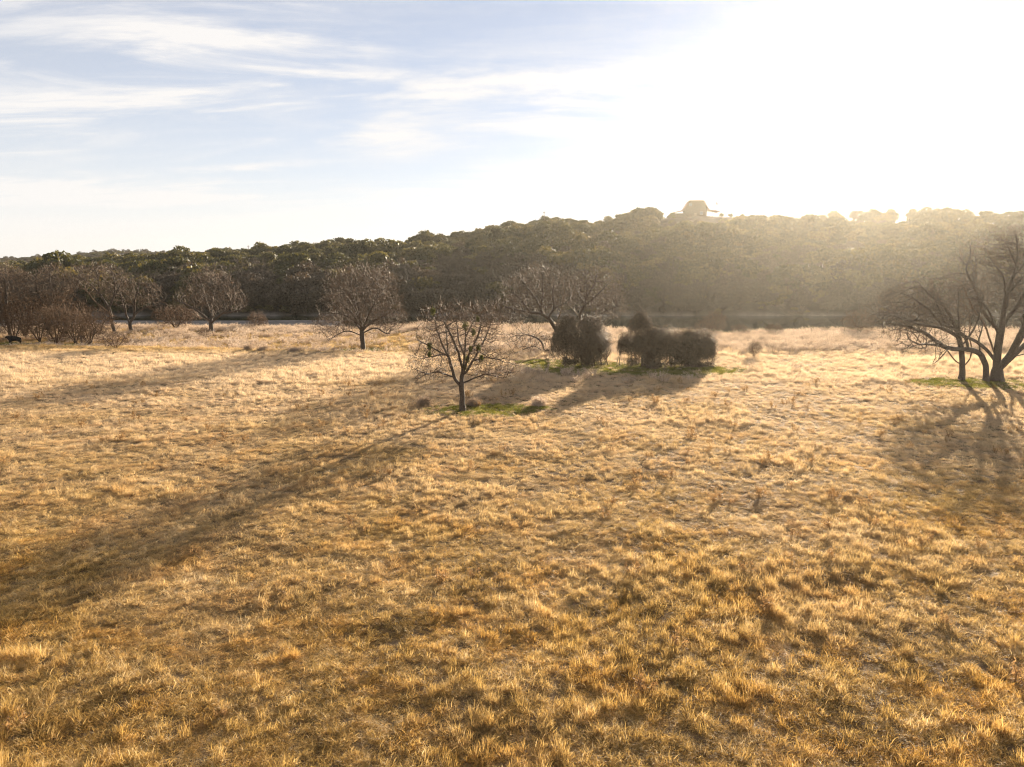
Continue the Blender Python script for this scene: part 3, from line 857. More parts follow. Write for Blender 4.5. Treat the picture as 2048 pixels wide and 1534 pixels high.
def build_brush(name, loc, label, geo, group=None, twig="brown_twig", cat="shrub"):
    trunk, limbs, fine, _, _ = geo
    t = empty(name, loc, label, cat, group)
    trunk.obj("stem", M["bark"], t)
    for g in limbs: g.obj("stem", M["bark"], t)
    fine.obj("crown", M[twig], t)
    return t
bg1 = brush_geo(201, 6.0, 6.2, 7, 900)
bg2 = brush_geo(202, 5.0, 5.6, 6, 800, droop=0.2)
thick = [(28, 103, 0, 1.0, "brown brush directly above the black cow"), (78, 101, 1, 0.95, "brown brush just right of the black cow"),
         (112, 98, 0, 1.0, "brown brush midway between the black cow and the wooden post"), (150, 99, 1, 1.1, "brown brush behind the wooden post"),
         (178, 96.5, 1, 0.9, "brown brush at the right end of the thicket, beside the wooden post"), (-30, 100, 1, 1.15, "brown brush cut by the left edge of the picture"),
         (50, 106, 0, 1.25, "tall brown brush in the back row of the thicket, behind the cow"), (128, 107, 0, 1.3, "tall brown brush in the back row of the thicket, behind the post"),
         (195, 106, 1, 1.1, "brown brush at the foot of the tall thicket tree"), (-60, 104, 0, 1.2, "tall brown brush beyond the left edge of the picture")]
protos = {}
for i, (px, y, k, sc, lab) in enumerate(thick):
    p = at_col(px, y + 6.5)
    if k not in protos:
        o = build_brush("brush_shrub", p, lab, (bg1, bg2)[k], "brush of the left thicket"); o.scale = (sc,) * 3
        protos[k] = o
    else: dup(protos[k], p, i * 1.7, lab, "brush of the left thicket", sc)
vase = brush_geo(203, 4.6, 8.0, 9, 900, tr=0.015)
p = at_col(352, 127); o = build_brush("vase_shrub", p, "wide vase-shaped bare shrub at the field edge left of the spreading tree", vase); vz = o
dup(vz, at_col(515, 131), 1.0, "small bare shrub in front of the gravel bar", None, (0.5, 0.5, 0.75))
dup(vz, at_col(1716, 114), 2.2, "hazy rounded bare shrub by the river, left of the huge tree", None, (0.7, 0.6, 0.9))
dup(vz, at_col(1548, 113), 0.4, "low pale bush at the river edge of the field", None, (0.4, 0.4, 0.45))
dup(vz, at_col(1480, 114), 5.1, "small straggly bush at the river edge, between the vine mounds and the low pale bush", None, (0.45, 0.4, 0.4))
dup(vz, at_col(1650, 114.5), 0.9, "tiny bare bush at the river edge beside the dark stake", None, (0.22, 0.22, 0.28))
dup(vz, at_col(1430, 117), 1.4, "pale bare shrub on the bank behind the right vine mound", None, (0.8, 0.5, 0.9))
dup(protos[1], at_col(1405, 118), 1.1, "straggly bare shrub just behind the rightmost vine mound", None, (0.5, 0.5, 0.6))
dup(vz, at_col(1508, 84), 3.0, "thin bare sapling alone on the field right of the vine mounds", None, (0.22, 0.22, 0.45))
dup(vz, at_col(232, 92), 2.5, "low sprawling bare shrub at the right foot of the thicket", None, (0.6, 0.5, 0.5))
dup(protos[0], at_col(408, 112), 2.5, "small dark shrub at the foot of the spreading tree", None, (0.3, 0.3, 0.35))

# --- vine mounds
def vine_mound(name, base_px, ell_px, stems, label, seed, nstr=1500, shag=1.0, peak=None):
    rng = np.random.default_rng(seed)
    loc = ground_at(*base_px)
    s = (loc.y * CT + CAM_H * ST) / 1365.0
    t = empty(name, loc, label, "vine thicket", "vine-covered mounds on the green patch")
    els = [((cx - base_px[0]) * s, dy, (base_px[1] - cz) * s, rx * s, ry * s, rz * s) for (cx, cz, rx, rz, ry, dy) in ell_px]
    for e in list(els):
        for q in range(4):
            a_, b_ = rng.uniform(0, 6.28), rng.uniform(-0.1, 1.2)
            f_ = rng.uniform(0.3, 0.5)
            els.append((e[0] + math.cos(a_) * math.cos(b_) * e[3] * 0.8, e[1] + math.sin(a_) * math.cos(b_) * e[4] * 0.8, max(e[2] + math.sin(b_) * e[5] * 0.8, 0.6), e[3] * f_, e[4] * f_, e[5] * f_))
    x0, x1 = min(e[0] - e[3] for e in els), max(e[0] + e[3] for e in els)
    for q in range(5):                                  # low growth reaching the ground
        els.append((rng.uniform(x0 * 0.85, x1 * 0.85), rng.uniform(-0.9, 0.6), rng.uniform(0.25, 0.7), rng.uniform(0.35, 0.8), rng.uniform(0.35, 0.8), rng.uniform(0.35, 0.75)))
    g = Geo()
    w = np.array([e[3] * e[5] for e in els]); w = w / w.sum()
    c = rng.choice(len(els), nstr, p=w); E = np.array(els)[c]
    # cascading strands over the shell
    az = rng.uniform(0, 2 * math.pi, nstr); el0 = np.arcsin(rng.uniform(-0.2, 1.0, nstr)); ln = rng.uniform(0.35, 1.1, nstr)
    P = []; azd = rng.normal(0, 0.35, nstr); off = rng.uniform(0.78, 1.06, nstr)
    for i in range(6):
        f = i / 5.0
        e_ = el0 - ln * f; a_ = az + azd * f
        rr = off * (1 + 0.10 * np.sin(f * math.pi)) + rng.normal(0, 0.04, nstr)
        d = np.stack([np.cos(e_) * np.cos(a_), np.cos(e_) * np.sin(a_), np.sin(e_)], 1)
        rr = rr * (0.62 + 0.76 * fbm(a_ * 1.6 + seed, e_ * 2.2 + c * 3.1, seed, 3))
        P.append(E[:, :3] + d * E[:, 3:] * rr[:, None])
    P = np.stack(P, 1)
    hang = rng.random(nstr) < 0.4                      # strands that hang free like a curtain
    drop = rng.uniform(0.3, 1.6, nstr)
    for i in (3, 4, 5):
        P[hang, i, :2] = P[hang, 2, :2] + (P[hang, i, :2] - P[hang, 2, :2]) * 0.35 + rng.normal(0, 0.05, (hang.sum(), 2))
        P[hang, i, 2] = P[hang, 2, 2] - drop[hang] * (i - 2) / 3
    P[:, :, 2] = np.maximum(P[:, :, 2], 0.08)
    g.tubes(P, np.full((nstr, 6), 0.017) * rng.uniform(0.6, 1.4, (nstr, 1)), 3)
    # tangled fine stems through the volume
    n = nstr * 2
    c = rng.choice(len(els), n, p=w); E = np.array(els)[c]
    d = rng.normal(size=(n, 3)); d /= np.linalg.norm(d, axis=1, keepdims=True)
    B = E[:, :3] + d * (rng.random(n) ** 0.45)[:, None] * E[:, 3:] * 0.92
    dr = d + rng.normal(0, 0.8, (n, 3)); dr[:, 2] -= 0.2; dr /= np.linalg.norm(dr, axis=1, keepdims=True)
    TP, TR, _ = twig_set(rng, B, dr, 0.25, 0.7, 0.016, 4, up=-0.5, wob=0.35)
    TP[:, :, 2] = np.maximum(TP[:, :, 2], 0.1)
    g.tubes(TP, TR, 3)
    # wild shoots at the top
    n = int(nstr * 0.13 * shag)
    c = rng.choice(len(els), n, p=w); E = np.array(els)[c]
    d = rng.normal(size=(n, 3)); d[:, 2] = np.abs(d[:, 2]) + 0.3; d /= np.linalg.norm(d, axis=1, keepdims=True)
    TP, TR, _ = twig_set(rng, E[:, :3] + d * E[:, 3:] * rng.uniform(0.75, 1.0, (n, 1)), d + rng.normal(0, 0.6, d.shape), 0.3, 1.4, 0.022, 4, up=-0.2, wob=0.4)
    g.tubes(TP, TR, 3)
    g.obj("vine_tangle", M["vine"], t)
    # withered leaves held in the tangle
    n = nstr * 4
    c = rng.choice(len(els), n, p=w); E = np.array(els)[c]
    d = rng.normal(size=(n, 3)); d /= np.linalg.norm(d, axis=1, keepdims=True)
    B = E[:, :3] + d * (rng.random(n) ** 0.5)[:, None] * E[:, 3:] * 0.78
    B = B[B[:, 2] > 0.25]; n = len(B)
    a = rng.normal(size=(n, 3)); a /= np.linalg.norm(a, axis=1, keepdims=True)
    b = np.cross(a, rng.normal(size=(n, 3))); b /= np.linalg.norm(b, axis=1, keepdims=True)
    sz = rng.uniform(0.05, 0.13, (n, 1))
    V = np.stack([B - a * sz, B + b * sz * 0.6, B + a * sz, B - b * sz * 0.6], 1).reshape(-1, 3)
    mesh_obj("leaves", V, np.arange(n * 4).reshape(n, 4), M["dry_leaf"], t, tint=np.repeat(rng.random(n), 4))
    for (sx, tx, tz, r_) in stems:
        x0, x1, z1 = (sx - base_px[0]) * s, (tx - base_px[0]) * s, (base_px[1] - tz) * s
        y0 = rng.uniform(-0.5, 0.7)
        m = rng.normal(0, 0.12, (4, 3)); m[0] = 0
        q = np.array([(x0, y0, -0.2), (x0 * 0.75 + x1 * 0.25, y0, z1 * 0.35), (x0 * 0.4 + x1 * 0.6, y0 * 0.8, z1 * 0.7), (x1, y0 * 0.5, z1)]) + m
        q = resample(q, 0.18)
        gg = Geo(); gg.tubes(q[None], np.linspace(r_, r_ * 0.5, len(q))[None], 6); gg.obj("stem", M["bark"], t)
    return t
vine_mound("vine_mound", (1160, 733), [(1160, 682, 50, 46, 45, 0), (1130, 655, 20, 24, 20, 0), (1185, 700, 30, 32, 34, 0.2)],
           [(1128, 1135, 690, 0.09), (1150, 1155, 680, 0.12), (1165, 1165, 680, 0.13), (1205, 1185, 690, 0.08), (1190, 1180, 690, 0.1), (1218, 1195, 695, 0.05)],
           "big round vine-smothered mound at the left of the green patch", 301, 2300)
vine_mound("vine_mound", (1272, 733), [(1277, 650, 19, 27, 20, 0), (1260, 690, 27, 24, 26, 0), (1288, 695, 22, 30, 24, 0)],
           [(1240, 1248, 680, 0.05), (1262, 1265, 680, 0.08), (1284, 1282, 665, 0.11), (1296, 1290, 690, 0.09), (1232, 1246, 690, 0.03)],
           "tall pointed vine mound with thin stems showing, second from the left", 302, 1300)
vine_mound("vine_mound", (1322, 736), [(1320, 682, 34, 27, 34, 0), (1312, 705, 26, 22, 26, 0), (1345, 695, 20, 20, 24, 0)],
           [(1300, 1308, 690, 0.1), (1320, 1318, 690, 0.11), (1345, 1335, 692, 0.1), (1350, 1340, 690, 0.07)],
           "flat-topped vine mound on bent trunks, third from the left", 303, 1400)
vine_mound("vine_mound", (1378, 734), [(1388, 692, 40, 32, 36, 0), (1368, 712, 24, 20, 24, -0.3), (1405, 700, 24, 24, 26, 0)],
           [(1365, 1368, 695, 0.09), (1376, 1380, 695, 0.12), (1390, 1390, 690, 0.1)],
           "rightmost vine mound with wild shoots sticking out of its top", 304, 1700, 2.0)
# fallen branches on the green patch
for (a, b, lab) in (((1390, 735), (1432, 737), "dark fallen branch at the right end of the green patch"), ((1212, 731), (1180, 737), "dark fallen branch under the biggest vine mound")):
    A, B = ground_at(*a), ground_at(*b)
    Q = resample(np.array([A, (A + B) / 2 + Vector((0, 0, 0.25)), B]), 0.3) + np.array([0, 0, 0.08])
    Q = Q - np.array(A)
    g = Geo(); g.tubes(Q[None], np.linspace(0.09, 0.03, len(Q))[None], 6)
    for j in (2, 4, 6):
        if j < len(Q):
            q2 = np.array([Q[j], Q[j] + [0.3, -0.2, 0.25], Q[j] + [0.7, -0.3, 0.3]]); g.tubes(q2[None], np.array([[0.03, 0.02, 0.01]]), 4)
    o = g.obj("fallen_branch", M["bark"]); o.location = A; tag(o, lab, "branch")

# --- pale fluffy shrubs near the lone tree
def fluffy(seed, h, w, n=700):
    rng = np.random.default_rng(seed); g = Geo()
    a = rng.uniform(0, 2 * math.pi, n); e = np.arcsin(rng.uniform(0.1, 1, n))
    d = np.stack([np.cos(e) * np.cos(a), np.cos(e) * np.sin(a), np.sin(e)], 1)
    B = d * rng.uniform(0.0, 0.5, (n, 1)) * np.array([w * 0.5, w * 0.5, h])
    P, rd, dd = twig_set(rng, B, d, 0.25 * h, 0.75 * h, 0.008, 4, up=0.15, wob=0.22)
    g.tubes(P, rd, 3)
    f = rng.random((n * 7, 1))
    B = np.repeat(P[:, 1], 7, 0) * (1 - f) + np.repeat(P[:, 3], 7, 0) * f + rng.normal(0, 0.03, (n * 7, 3))
    a = rng.normal(size=B.shape); a[:, 2] += 0.8; a /= np.linalg.norm(a, axis=1, keepdims=True)
    b = np.cross(a, rng.normal(size=B.shape)); b /= np.linalg.norm(b, axis=1, keepdims=True)
    sz = rng.uniform(0.02, 0.06, (len(B), 1))
    g.add(np.stack([B - a * sz, B + b * sz * 0.3, B + a * sz, B - b * sz * 0.3], 1).reshape(-1, 3), np.arange(len(B) * 4).reshape(-1, 4))
    return g
fl = fluffy(401, 1.0, 1.9); 
o = None
for i, (px, py, sc, lab) in enumerate([(848, 812, 0.9, "pale fluffy shrub left of the lone mistletoe tree"), (948, 812, 0.75, "pale fluffy shrub just behind the lone tree trunk"),
                                       (1078, 812, 0.9, "pale fluffy shrub at the right end of the lone tree's green patch"), (1000, 812, 0.0, ""),
                                       (497, 700, 0.9, "dark round little shrub on the seam of the short grass, leftmost of three"), (527, 702, 0.8, "low grey shrub on the seam of the short grass, middle of three"),
                                       (588, 705, 0.8, "flat grey shrub on the seam of the short grass, nearest the dome-crowned tree")]):
    if not sc: continue
    p = ground_at(px, py)
    if o is None:
        nv = sum(len(v) for v in fl.V); o = fl.obj("fluffy_shrub", M["weed"], tint=np.linspace(0.35, 1.0, nv)); o.location = p; o.scale = (sc,) * 3; tag(o, lab, "shrub", "small pale shrubs on the field"); f0 = o
    else:
        c = f0.copy(); COL.objects.link(c); c.location = p; c.rotation_euler = (0, 0, i * 1.3); c.scale = (sc * (1.4 if i > 4 else 1),) * 2 + (sc,); c['label'] = lab

# ------------------------------------------------------------------ scattered stuff by geometry nodes
def scatter(name, P, rot, scl, idx, protos, label):
    me = bpy.data.meshes.new(name)
    me.vertices.add(len(P)); me.vertices.foreach_set("co", np.asarray(P, np.float32).ravel())
    a = me.attributes.new("rot", 'FLOAT_VECTOR', 'POINT'); a.data.foreach_set("vector", np.asarray(rot, np.float32).ravel())
    a = me.attributes.new("scl", 'FLOAT_VECTOR', 'POINT'); a.data.foreach_set("vector", np.asarray(scl, np.float32).ravel())
    a = me.attributes.new("idx", 'INT', 'POINT'); a.data.foreach_set("value", np.asarray(idx, np.int32))
    o = bpy.data.objects.new(name, me); COL.objects.link(o)
    ng = bpy.data.node_groups.new(name + "_nodes", 'GeometryNodeTree')
    ng.interface.new_socket("Geometry", in_out='INPUT', socket_type='NodeSocketGeometry')
    ng.interface.new_socket("Geometry", in_out='OUTPUT', socket_type='NodeSocketGeometry')
    N, L = ng.nodes, ng.links
    gi, go = N.new("NodeGroupInput"), N.new("NodeGroupOutput")
    iop = N.new("GeometryNodeInstanceOnPoints"); jn = N.new("GeometryNodeJoinGeometry")
    for p in reversed(protos):          # the join lists its last link first
        oi = N.new("GeometryNodeObjectInfo"); oi.inputs["Object"].default_value = p; oi.inputs["As Instance"].default_value = True
        L.new(oi.outputs["Geometry"], jn.inputs[0])
    L.new(gi.outputs[0], iop.inputs["Points"]); L.new(jn.outputs[0], iop.inputs["Instance"])
    iop.inputs["Pick Instance"].default_value = True
    def attr(nm, ty):
        n = N.new("GeometryNodeInputNamedAttribute"); n.data_type = ty; n.inputs["Name"].default_value = nm
        return n.outputs["Attribute"]
    L.new(attr("idx", 'INT'), iop.inputs["Instance Index"])
    L.new(attr("rot", 'FLOAT_VECTOR'), iop.inputs["Rotation"])
    L.new(attr("scl", 'FLOAT_VECTOR'), iop.inputs["Scale"])
    L.new(iop.outputs[0], go.inputs[0])
    md = o.modifiers.new("scatter", 'NODES'); md.node_group = ng
    return tag(o, label, kind="stuff")

def blade_clump(name, seed, n, rad, L0, L1, phi0, phi1, width, mat, m=5, az_w=0.5):
    rng = np.random.default_rng(seed)
    rr = rad * np.sqrt(rng.random(n)); a0 = rng.uniform(0, 2 * math.pi, n)
    base = np.stack([rr * np.cos(a0), rr * np.sin(a0), np.full(n, -0.02)], 1)
    az = rng.uniform(0, 2 * math.pi, n); L = rng.uniform(L0, L1, n) * (1.1 - 0.5 * (rr / rad) ** 2)
    f0 = np.radians(rng.uniform(*phi0, n)); f1 = np.radians(rng.uniform(*phi1, n)); daz = rng.normal(0, az_w, n)
    P = [base]; W = []
    for i in range(m - 1):
        f = (i + 0.5) / (m - 1); ph = f0 + (f1 - f0) * f; a_ = az + daz * f * 2
        d = np.stack([np.sin(ph) * np.cos(a_), np.sin(ph) * np.sin(a_), np.cos(ph)], 1)
        P.append(P[-1] + d * (L / (m - 1))[:, None])
    P = np.stack(P, 1)
    P[:, :, 2] = np.maximum(P[:, :, 2], np.linspace(-0.02, 0.03, m)[None, :])
    wa = az + math.pi / 2 + rng.normal(0, 0.6, n)
    wd = np.stack([np.cos(wa), np.sin(wa), rng.normal(0, 0.2, n)], 1)
    prof = np.linspace(1.0, 0.5, m); prof[-1] = 0.12
    hw = (width * rng.uniform(0.6, 1.3, n))[:, None, None] * prof[None, :, None] * wd[:, None, :]
    V = np.stack([P - hw, P + hw], 2).reshape(-1, 3)
    i = np.arange(n)[:, None] * (2 * m) + np.arange(m - 1)[None, :] * 2
    Q = np.stack([i, i + 1, i + 3, i + 2], -1).reshape(-1, 4)
    return mesh_obj(name, V, Q, mat, parent=False, tint=np.repeat(rng.random(n), 2 * m))
def flakes(rng, B, s0, s1):
    n = len(B)
    a = rng.normal(size=(n, 3)); a[:, 2] += 0.8; a /= np.linalg.norm(a, axis=1, keepdims=True)
    b = np.cross(a, rng.normal(size=(n, 3))); b /= np.linalg.norm(b, axis=1, keepdims=True)
    sz = rng.uniform(s0, s1, (n, 1))
    V = np.stack([B - a * sz, B + b * sz * 0.35, B + a * sz, B - b * sz * 0.35], 1).reshape(-1, 3)
    return V, np.arange(n * 4).reshape(n, 4)
def weed_clump(name, seed, mat, nst=14, h=0.8, rad=0.35):
    rng = np.random.default_rng(seed); g = Geo()
    a = rng.uniform(0, 2 * math.pi, nst); r = rad * np.sqrt(rng.random(nst))
    B = np.stack([r * np.cos(a), r * np.sin(a), np.zeros(nst)], 1)
    d = np.stack([np.cos(a) * 0.35, np.sin(a) * 0.35, np.ones(nst)], 1); d /= np.linalg.norm(d, axis=1, keepdims=True)
    P, rd, dd = twig_set(rng, B, d, h * 0.6, h * 1.1, 0.008, 4, up=0.1, wob=0.1)
    g.tubes(P, rd, 3)
    V = np.concatenate(g.V); Q = np.concatenate(g.Q); t = rng.random(len(V)) * 0.3
    # fluffy seed heads: thin flat scales round the upper stems
    k = 26
    f = rng.random((nst * k, 1)) ** 0.7
    b = np.repeat(P[:, 1], k, 0) * (1 - f) + np.repeat(P[:, 3], k, 0) * f + rng.normal(0, 0.045, (nst * k, 3))
    FV, FQ = flakes(rng, b, 0.02, 0.06)
    V2 = np.concatenate([V, FV]); Q2 = np.concatenate([Q, FQ + len(V)])
    return mesh_obj(name, V2, Q2, mat, parent=False, tint=np.concatenate([t, np.repeat(0.5 + 0.6 * rng.random(nst * k), 4)]))

# places kept for green or open ground (picture-independent world ellipses)
G = []
def gpatch(px, py, rx, ry): p = ground_at(px, py); G.append((p.x, p.y, rx, ry))
gpatch(960, 822, 4.0, 2.2); gpatch(1035, 820, 2.4, 1.3)
gpatch(1160, 737, 6.5, 4.5); gpatch(1270, 740, 6.5, 4.0); gpatch(1370, 741, 6.0, 3.8); gpatch(1440, 742, 3.0, 1.8); gpatch(1108, 727, 4.5, 2.8)
gpatch(1960, 768, 6.0, 3.0); gpatch(1880, 766, 3.0, 1.6)
gpatch(40, 690, 7, 3.0); gpatch(150, 691, 6, 2.2); gpatch(430, 668, 3.0, 2.0); gpatch(225, 690, 2.5, 1.5)
gpatch(725, 703, 4.0, 2.5)
def greenness(x, y):
    g = np.zeros_like(x)
    for (cx, cy, rx, ry) in G:
        d = np.sqrt(((x - cx) / rx) ** 2 + ((y - cy) / ry) ** 2)
        g = np.maximum(g, np.clip(1.75 - d * 1.15, 0, 1))
    return g * (0.55 + 0.9 * fbm(x / 1.4, y / 1.4, 77, 3))

def field_points(rng, y0, y1, dens, margin=1.22):
    w1 = 0.75 * margin * (0.984 * y1 + 2.1)
    n = int(dens * 2 * w1 * (y1 - y0))
    x = rng.uniform(-w1, w1, n); y = rng.uniform(y0, y1, n)
    k = np.abs(x) < 0.75 * margin * (0.984 * y + 2.1) + 2
    return x[k], y[k]

def build_grass():
    rng = np.random.default_rng(7)
    near = [blade_clump("grass_tuft", 500 + i, 95, 0.22, 0.09, 0.27, (5, 70), (60, 220), 0.0058, M["straw"], az_w=0.7) for i in range(6)]
    near += [blade_clump("grass_tuft", 520 + i, 80, 0.17, 0.16, 0.34, (0, 32), (20, 130), 0.0052, M["straw"]) for i in range(2)]
    far = [blade_clump("grass_tuft", 540 + i, 110, 0.42, 0.16, 0.42, (5, 55), (40, 160), 0.009, M["straw"], 4) for i in range(4)]
    far += [blade_clump("grass_tuft", 550 + i, 90, 0.34, 0.28, 0.55, (0, 30), (15, 90), 0.009, M["straw"], 4) for i in range(2)]
    def put(name, protos, tall, x, y, sz, label, hollow=0.30):
        n1 = fbm(x / 0.40, y / 0.34, 100, 3); n2 = fbm(x / 5.5, y / 4.5, 140, 3)
        n3 = fbm(x / 14, y / 11, 210, 3)
        hgt_ = (0.75 + 0.5 * sstep(0.3, 0.7, n3)) * np.clip((n1 - hollow) * 3.0, 0, 1) * (0.5 + 1.0 * n2)
        gr = greenness(x, y)
        keep = (rng.random(len(x)) < 0.9 + 0.6 * hgt_) & (rng.random(len(x)) > gr * 0.8)
        x, y, hg, n2, gr = x[keep], y[keep], hgt_[keep], n2[keep], gr[keep]
        z = hgt(x, y)
        k = len(x)
        sc = sz * (0.5 + 1.0 * hg) * rng.uniform(0.8, 1.2, k)
        S = np.stack([sz * rng.uniform(0.85, 1.25, k), sz * rng.uniform(0.85, 1.25, k), sc * (1 - 0.5 * np.clip(gr, 0, 1))], 1)
        # stems lean a little with the wind from the left
        rot = np.stack([rng.normal(0, 0.16, k), rng.normal(0.05, 0.16, k), rng.uniform(0, 2 * math.pi, k)], 1)
        nn, nt_ = len(protos) - 2, 2
        idx = np.where((rng.random(k) < 0.05 + 0.16 * (n2 > 0.60)), nn + rng.integers(0, nt_, k), rng.integers(0, nn, k))
        scatter(name, np.stack([x, y, z], 1), rot, S, idx, protos, label)
    x, y = field_points(rng, 10.5, 34, 36.0, 1.22)
    put("grass", near, 2, x, y, 1.0, "golden dry grass of the near field")
    x, y = field_points(rng, 34, 66, 17.0)
    put("grass", near, 2, x, y, 1.15, "golden dry grass in the middle of the field")
    x, y = field_points(rng, 66, 142, 6.0)
    e = edge_y(colx(x, y)); k = y < e + 6
    put("grass", far, 2, x[k], y[k], 1.0, "pale dry grass of the far field", 0.25)
    # green turf
    gp = []
    for (cx, cy, rx, ry) in G:
        n = int(90 * rx * ry)
        gp.append(np.stack([cx + rng.uniform(-1.5, 1.5, n) * rx, cy + rng.uniform(-1.5, 1.5, n) * ry], 1))
    gp = np.concatenate(gp); gr = greenness(gp[:, 0], gp[:, 1])
    gp = gp[rng.random(len(gp)) < (gr - 0.25) * 1.6]
    tufts = [blade_clump("green_tuft", 560 + i, 80, 0.2, 0.08, 0.22, (0, 50), (20, 110), 0.006, M["green"], 4) for i in range(3)]
    k = len(gp)
    scatter("green_grass", np.column_stack([gp, hgt(gp[:, 0], gp[:, 1])]), np.stack([np.zeros(k), np.zeros(k), rng.uniform(0, 6.28, k)], 1),
            np.repeat(rng.uniform(0.8, 1.4, (k, 1)), 3, 1), rng.integers(0, 3, k), tufts, "short green grass under the trees and mounds")
    # single taller stalks and dead forbs standing in the near field
    x, y = field_points(rng, 12, 66, 0.9, 1.2)
    k = rng.random(len(x)) < 0.035 + 0.30 * sstep(0.62, 0.72, fbm(x / 3.2, y / 2.6, 230, 3))
    x, y = x[k], y[k]; k = len(x)
    forbs = [weed_clump("forb", 590 + i, M["forb"], 5 + i, 0.34 + 0.1 * i, 0.14) for i in range(3)]
    scatter("dead_forbs", np.column_stack([x, y, hgt(x, y)]), np.stack([rng.normal(0, 0.12, k), rng.normal(0, 0.12, k), rng.uniform(0, 6.28, k)], 1),
            np.repeat(rng.uniform(0.7, 1.4, (k, 1)), 3, 1), rng.integers(0, 3, k), forbs, "scattered brown dead forbs standing in the golden grass")
    # tall pale weeds
    weeds = [weed_clump("weed_tuft", 580 + i, M["weed"], 12 + 2 * i, 0.75 + 0.12 * i) for i in range(4)]
    x, y = field_points(rng, 62, 140, 4.5)
    px = colx(x, y); e = edge_y(px)
    right = sstep(1380, 1480, px) * sstep(86, 96, y)
    shade = np.exp(-(((px - 1230) / 230) ** 2)) * sstep(64, 66, y) * sstep(79, 74, y) * 0.55 * sstep(0.52, 0.66, fbm(x / 1.6, y / 1.2, 190, 3))
    left = sstep(820, 640, px) * sstep(0, 3, y - seam_y(px)) * 0.30
    edge = sstep(14, 4, e - y) * 0.6
    mid = sstep(800, 900, px) * sstep(1500, 1400, px) * sstep(84, 92, y) * 0.55
    w = np.maximum.reduce([right, shade, left, edge, mid]) * np.clip(2.2 * (fbm(x / 4, y / 4, 170, 3) - 0.22), 0, 1)
    k = (rng.random(len(x)) < w) & (y < e + 5) & (greenness(x, y) < 0.35)
    x, y = x[k], y[k]; k = len(x)
    sc = rng.uniform(0.6, 1.25, (k, 1))
    scatter("dry_weeds", np.column_stack([x, y, hgt(x, y)]), np.stack([rng.normal(0, 0.08, k), rng.normal(0, 0.08, k), rng.uniform(0, 6.28, k)], 1),
            sc * np.array([[1.1, 1.1, 1.0]]), rng.integers(0, 4, k), weeds, "tall pale dried weeds in the far field and below the vine mounds")
build_grass()

# ------------------------------------------------------------------ wooded hill
def leafy_crown(seed, h, w, n, lobe_n=13, leaf=(0.16, 0.36), trunk_h=0.25):
    rng = np.random.default_rng(seed)
    c = []
    for i in range(lobe_n):
        a = rng.uniform(0, 2 * math.pi); r = w * 0.33 * math.sqrt(rng.random())
        zz = h * (trunk_h + (0.9 - trunk_h) * rng.random()) * (1 - 0.35 * (r / (w * 0.33)) ** 2)
        c.append((r * math.cos(a), r * math.sin(a), zz, w * rng.uniform(0.16, 0.27), w * rng.uniform(0.16, 0.27), h * rng.uniform(0.10, 0.19)))
    E = np.array(c)[rng.integers(0, lobe_n, n)]
    d = rng.normal(size=(n, 3)); d /= np.linalg.norm(d, axis=1, keepdims=True)
    P = E[:, :3] + d * E[:, 3:] * (0.55 + 0.5 * rng.random((n, 1)))
    P[:, 2] = np.maximum(P[:, 2], h * 0.08)
    a = np.cross(d + rng.normal(0, 0.5, (n, 3)), rng.normal(size=(n, 3))); a /= np.linalg.norm(a, axis=1, keepdims=True)
    b = np.cross(a, d + rng.normal(0, 0.5, (n, 3))); b /= np.linalg.norm(b, axis=1, keepdims=True)
    s = rng.uniform(leaf[0], leaf[1], (n, 1))
    V = np.stack([P - a * s, P + b * s * 0.7, P + a * s, P - b * s * 0.7], 1).reshape(-1, 3)
    return V, np.arange(n * 4).reshape(n, 4), np.repeat(rng.random(n), 4)
def far_tree_mesh(name, seed, h, w, n, mat, leaf):
    V, Q, t = leafy_crown(seed, h, w, n, leaf=leaf)
    g = Geo(); rng = np.random.default_rng(seed + 5)
    for i in range(4):
        a = rng.uniform(0, 6.28); q = resample(np.array([(0, 0, -0.6), (0.2 * math.cos(a), 0.2 * math.sin(a), h * 0.25), (w * 0.25 * math.cos(a), w * 0.25 * math.sin(a), h * 0.7)]), h / 6)
        g.tubes(q[None], np.linspace(0.16, 0.05, len(q))[None], 4)
    TV = np.concatenate(g.V); TQ = np.concatenate(g.Q) + len(V)
    F = np.concatenate([Q, TQ]); mi = np.concatenate([np.zeros(len(Q), int), np.ones(len(TQ), int)])
    return mesh_obj(name, np.concatenate([V, TV]), F, [mat, M["bark"]], parent=False, mat_index=mi, tint=np.concatenate([t, np.zeros(len(TV))]))
def bare_far_mesh(name, seed, h, w, mat):
    rng = np.random.default_rng(seed)
    sk = [[(0, 0, -0.4), (0, 0, h * 0.25)], [(0, 0, h * 0.25), (0.1 * w, 0, h * 0.6), (0.15 * w, 0, h * 0.9)], [(0, 0, h * 0.25), (-0.15 * w, 0.1 * w, h * 0.5), (-0.3 * w, 0.1 * w, h * 0.75)], [(0, 0, h * 0.2), (0.2 * w, -0.1 * w, h * 0.45), (0.38 * w, -0.1 * w, h * 0.65)]]
    tr, li, fi, _, _ = tree_geo(seed, sk, [(0, 0, h * 0.6, w * 0.5, w * 0.5, h * 0.4)], 260, 0.16, twigs=3, kill=0.9, step=0.7, tl=(0.6, 1.5), tr=0.035, r_tip=0.035, tw_up=0.3, sub=1)
    G_ = [tr] + li + [fi]
    V = []; Q = []; n = 0
    for g in G_:
        V += g.V; Q += [q + n for q in g.Q]; n += g.n
    return mesh_obj(name, np.concatenate(V), [np.concatenate(Q)], mat, parent=False, smooth=False)
